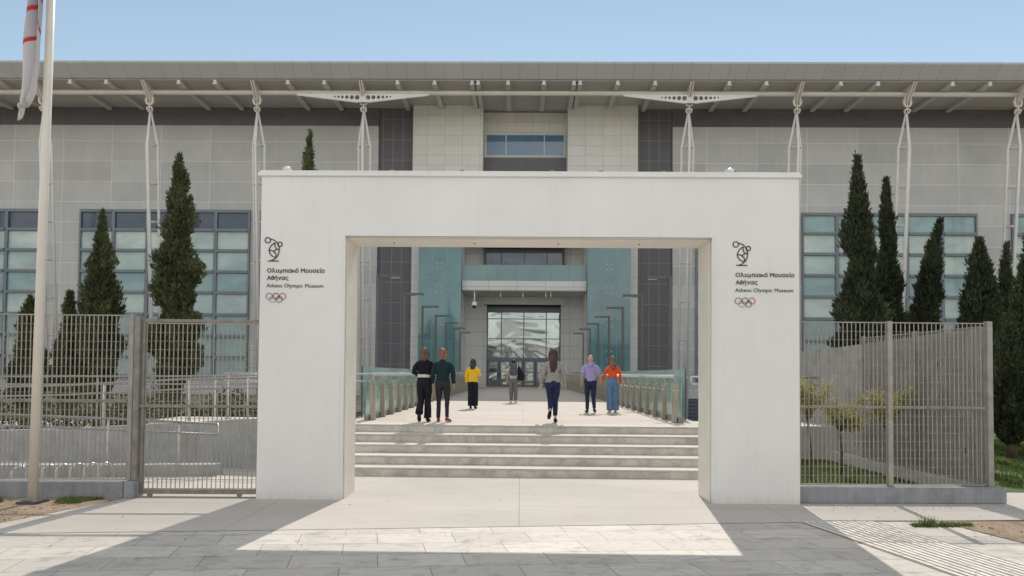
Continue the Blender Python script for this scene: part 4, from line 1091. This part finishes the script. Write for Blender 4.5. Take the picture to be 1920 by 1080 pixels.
    def trousers(bm):
        tube(bm, [V(0, 0, .80), V(0, -.01, .88), V(0, 0, .97), V(0, 0, 1.03)], [.14*wide, .158*wide, .148*wide, .13*wide], 18, ry=[.10, .112, .10, .09])
        for s in (-1, 1):
            kn, an, toe = legs[s]; c_ = kn.lerp(an, cut)
            tube(bm, [hip[s]+V(-s*.02, 0, .10), hip[s]+V(-s*.004, -.005, .01), hip[s].lerp(kn, .22), hip[s].lerp(kn, .5), kn, kn.lerp(c_, .5)+V(0, -.01, 0), c_], [.06, .084, .088, (fl[0]+.085)/2-.002, fl[1], (fl[1]+fl[2])/2, fl[2]], 14, ry=[.07, .108, .1, fl[0]*1.03, fl[1]*1.05, (fl[1]+fl[2])/2, fl[2]*1.05])
    blob('trousers', trousers, trc, t, .009, 2, .008, x*7)
    # top
    hem, hw = style.get('hem', .92), style.get('hemw', .155)
    slv = style.get('sleeve', .95); sr = style.get('sr', (.06, .048, .04))
    def topf(bm):
        pr = [(hem, hw, .112), (hem+.08, hw*.97, .11), (1.12, .145*wide, .1), (1.24, .158*wide, .105), (1.32, .165*wide, .095), (1.365, .12*wide, .08), (1.40, .07, .065), (1.425, .052, .055)]
        tube(bm, [V(0, -.004, a) for a, _, _ in pr], [b for _, b, _ in pr], 20, ry=[c_ for _, _, c_ in pr])
        for s in (-1, 1):
            e, wr = arms[s]; w2 = e.lerp(wr, slv) if slv > 0 else None
            if style.get('short'):
                w2 = sh[s].lerp(e, style['short']); tube(bm, [V(s*.07, 0, 1.34), sh[s]+V(-s*.035, 0, -.012), sh[s]+V(s*.004, 0, -.06), w2], [.05, .055, sr[0]-.006, sr[0]+.002], 12)
            else: tube(bm, [V(s*.07, 0, 1.34), sh[s]+V(-s*.035, 0, -.012), sh[s]+V(s*.004, 0, -.06), sh[s].lerp(e, .55), e, e.lerp(w2, .5), w2], [.05, .052, sr[0]-.01, (sr[0]+sr[1])/2-.003, sr[1], (sr[1]+sr[2])/2, sr[2]], 12)
        if style.get('hood'):
            tube(bm, [V(-.075, .03, 1.41), V(-.075, -.07, 1.40), V(0, -.115, 1.355), V(.075, -.07, 1.40), V(.075, .03, 1.41)], [.03, .042, .055, .042, .03], 10)
            ell(bm, V(0, -.085, 1.37), .075, .05, .075)
    blob('top', topf, topc, t, .008, 2, .009, x*3)
    if style.get('under'):
        def un(bm): tube(bm, [V(0, 0, hem-.065), V(0, 0, hem), V(0, 0, hem+.06)], [.158, .156, .14], 18, ry=[.112, .111, .1])
        blob('shirt_hem', un, style['under'], t, .008, 1, .004)
    # hair
    if hair:
        def hf(bm):
            ell(bm, head+V(0, -.012, .012), .086, .1, .112)
            if hair[0] == 'long':
                l, w_ = hair[1], hair[2]
                for i in range(9):
                    u = (i-4)/4; x0 = u*w_*.8; e = V(u*w_*.95+.01*math.sin(i*2.1), -.115+.02*abs(u), 1.545-l+.03*math.cos(i*1.7)+.05*abs(u))
                    tube(bm, [head+V(x0*.6, -.05, .06), head+V(x0, -.085+.03*abs(u), -.05), V(x0*1.1, -.125+.035*abs(u), 1.42), e.lerp(V(x0*1.1, -.125, 1.42), .4), e], [.03, .034, .032, .028, .012], 8)
                for s in (-1, 1): tube(bm, [head+V(s*.07, 0, .05), head+V(s*.082, .0, -.06), V(s*w_*.9, -.06, 1.40)], [.03, .03, .022], 8)
            if hair[0] == 'bun':
                ell(bm, head+V(-.03, -.04, .095), .042, .042, .036); ell(bm, head+V(0, -.06, -.05), .06, .045, .06)
        def hshort(bm): ell(bm, head+V(0, -.012, .022), .08, .096, .098)
        ho = blob('hair', hshort if hair[0] == 'short' else hf, hairc, t, .007, 1, .012 if hair[0] != 'short' else .004, 5)
        # keep the face free: drop hair in front of it
        bm = B(); bm.from_mesh(ho.data)
        bmesh.ops.delete(bm, geom=[v for v in bm.verts if v.co.y > .062 and v.co.z < 1.60 and abs(v.co.x) < .065], context='VERTS')
        bm.to_mesh(ho.data); bm.free()
    return t
def leg(kx, ky, kz, ax, ay, az, tx, ty, tz): return (V(kx, ky, kz), V(ax, ay, az), V(tx, ty, tz))
def stand(s, dx=0, dy=0): return leg(s*.085+dx, .02+dy, .47, s*.085+dx, dy-.01, .085, s*.105+dx, dy+.14, .03)
def lifted(s, h=.11, y=-.33): return leg(s*.075, .03, .475, s*.075, y, .085+h+.09, s*.08, y-.02+.08, .04+h-.03)
black = cloth('black_knit', (.012, .012, .018)); navy = cloth('navy_denim', (.022, .03, .07)); darkgreen = cloth('dark_green_knit', (.012, .03, .034))
charcoal = cloth('charcoal_twill', (.03, .03, .038)); greyk = cloth('grey_knit', (.30, .28, .27)); yellow = cloth('yellow_wool', (.78, .50, .035)); blackw = cloth('black_trouser_cloth', (.014, .014, .022))
tee = cloth('pale_grey_jersey', (.50, .52, .58)); olive_c = cloth('grey_green_cotton', (.15, .16, .14)); lilac = cloth('lilac_fleece', (.34, .30, .52)); orange = cloth('orange_jersey', (.78, .09, .025)); denim = cloth('blue_denim', (.13, .22, .36), var=.25)
sh_black = cloth('black_shoe_leather', (.015, .014, .014), .5); sh_red = cloth('red_canvas', (.33, .03, .03)); sh_white = cloth('white_shoe_leather', (.6, .6, .58), .5); cream = cloth('cream_cotton', (.62, .60, .50)); whitesole = cloth('white_rubber', (.65, .63, .6))
hair_br = plain('brown_hair', (.11, .055, .03), .45, var=.4, scale=9, stretch=(5, 5, .6)); hair_red = plain('ginger_hair', (.26, .085, .035), .45, var=.35, scale=9, stretch=(5, 5, .6))
hair_bk = plain('black_hair', (.018, .013, .013), .4, var=.4, scale=9, stretch=(5, 5, .6)); hair_dk = plain('dark_brown_hair', (.045, .016, .014), .4, var=.5, scale=9, stretch=(5, 5, .6)); hair_lt = plain('light_brown_hair', (.16, .10, .06), .45, var=.4, scale=9, stretch=(5, 5, .6))
def arm(s, ex, ey, ez, wx, wy, wz): return (V(s*ex, ey, ez), V(s*wx, wy, wz))
REL = lambda s, o=0: arm(s, .215+o, -.02, 1.09, .225+o, .05, .87)

person('person in a black jumper and black flared trousers, one foot lifted, brown shoulder-length hair', -2.09, 14.85, 1.60, 0,
       {-1: lifted(-1, .03, -.2), 1: stand(1)}, {-1: arm(-1, .225, -.05, 1.10, .15, .16, 1.05), 1: (V(.20, .06, 1.10), V(.16, .2, 1.04))},
       ('long', .19, .085), black, blackw, sh_black, hair_br, dict(flare=(.088, .07, .088), cut=1.0, hem=1.06, hemw=.15, under=cream, sr=(.066, .056, .045)), wide=1.03)
person('person in a dark green sweater and red shoes with ginger hair in a bun', -1.68, 14.8, 1.575, 0,
       {-1: stand(-1, -.01, .05), 1: leg(.10, .0, .475, .115, -.10, .10, .17, .03, .04)}, {-1: REL(-1, .015), 1: REL(1, .02)},
       ('bun',), darkgreen, charcoal, sh_red, hair_red, dict(hem=.96, hemw=.15, flare=(.078, .054, .043), cut=.97, sr=(.066, .055, .044), sole=whitesole), wide=1.1)
person('person in a bright yellow jacket and wide black trousers with black hair', -1.43, 20.6, 1.50, 0,
       {-1: stand(-1, .02), 1: stand(1, -.01, .05)}, {-1: REL(-1, .0), 1: arm(1, .23, .0, 1.12, .16, .2, 1.12)},
       ('long', .235, .088), yellow, blackw, sh_black, hair_bk, dict(hem=.88, hemw=.178, flare=(.1, .098, .1), cut=.98, sr=(.066, .056, .045)), rz=-.08)
pb = person('person with short dark hair, pale T-shirt and grey-green trousers, near the entrance', -.25, 25.1, 1.58, 0,
       {-1: stand(-1, 0, .04), 1: stand(1)}, {-1: REL(-1, .02), 1: REL(1, .03)},
       ('short',), tee, olive_c, sh_white, hair_bk, dict(hem=.93, hemw=.155, flare=(.098, .08, .062), cut=.97, short=.55, sr=(.062, .05, .045)), wide=1.12)
person('person in grey jumper and navy trousers with very long dark hair, one foot lifted', .72, 15.0, 1.61, 0,
       {-1: leg(-.055, .05, .49, -.075, -.26, .26, -.10, -.23, .12), 1: stand(1, -.03, .03)}, {-1: arm(-1, .225, -.03, 1.10, .275, .03, .865), 1: arm(1, .225, -.03, 1.10, .27, .04, .87)},
       ('long', .42, .07), greyk, navy, sh_black, hair_dk, dict(hem=.90, hemw=.185, flare=(.086, .064, .052), cut=.82, sr=(.064, .052, .042)), wide=1.0)
person('bald person in a lilac short-sleeved hoodie and navy jeans holding hands', 1.95, 19.0, 1.60, 0,
       {-1: stand(-1, 0, .05), 1: leg(.085, .0, .47, .10, -.12, .12, .135, .0, .04)}, {-1: arm(-1, .235, -.02, 1.09, .245, .05, .86), 1: (V(.255, 0, 1.10), V(.31, .04, .89))},
       None, lilac, navy, sh_black, hair_bk, dict(hem=.90, hemw=.165, hood=True, flare=(.085, .062, .052), cut=.96, short=.85, sr=(.072, .055, .05)), wide=1.16)
person('person in a fitted orange top and wide blue jeans with long brown hair', 2.58, 19.1, 1.57, 0,
       {-1: stand(-1, .01), 1: stand(1, 0, .04)}, {-1: (V(-.225, 0, 1.12), V(-.325, .0, .92)), 1: REL(1, .0)},
       ('long', .30, .075), orange, denim, sh_white, hair_lt, dict(hem=1.03, hemw=.128, flare=(.098, .098, .105), cut=1.03, sr=(.052, .043, .036)), wide=.95)
# backpack, tote, phone
bp = empty('backpack', (-.25, 24.94, 1.77)); tag(bp, 'grey backpack on the back of the person in the pale T-shirt', 'backpack')
gb_ = cloth('grey_nylon', (.10, .105, .12)); bk_ = cloth('black_nylon', (.015, .016, .025))
bm = B(); tube(bm, [(-.01, 0, .0), (-.01, -.01, .06), (0, -.01, .22), (0, 0, .37), (0, .01, .43)], [.10, .14, .145, .12, .06], 18, ry=[.05, .085, .085, .065, .04]); obj('pack', bm, gb_, bp, True)
bm = B(); tube(bm, [(0, -.07, .05), (0, -.115, .08), (0, -.115, .18), (0, -.08, .22)], [.07, .09, .09, .07], 12, ry=[.02, .03, .03, .02]); obj('front_pocket', bm, gb_, bp, True)
for s in (-1, 1):
    bm = B(); tube(bm, [(s*.08, .02, .40), (s*.1, .10, .48), (s*.11, .24, .40)], .018, 8); obj('strap', bm, gb_, bp, True)
tb = empty('tote_bag', (.03, 24.98, 1.58)); tag(tb, 'black tote bag hanging at the right hip of the person with the backpack', 'bag')
bm = B(); tube(bm, [(0, 0, 0), (0, 0, .06), (-.02, 0, .26), (-.06, 0, .42), (-.09, 0, .50)], [.09, .125, .11, .06, .03], 14, ry=[.05, .06, .055, .035, .02]); obj('bag_body', bm, bk_, tb, True)
bm = B(); tube(bm, [(-.08, 0, .48), (-.09, .02, .60), (-.10, .12, .62)], .015, 8); obj('strap', bm, bk_, tb, True)
ph = empty('phone', (.435, 15.06, 1.49)); tag(ph, 'small white phone in the left hand of the person in grey', 'phone')
bm = B(); rnd_box(bm, -.035, .035, -.005, .005, 0, .13, .004); o = obj('phone_body', bm, whitesole, ph); ph.rotation_euler = (.3, .25, .3)
bm = B(); box(bm, -.03, .03, -.0062, -.0052, .008, .12); obj('back_cover', bm, tee, ph)

bpy.data.scenes.remove(TMP)
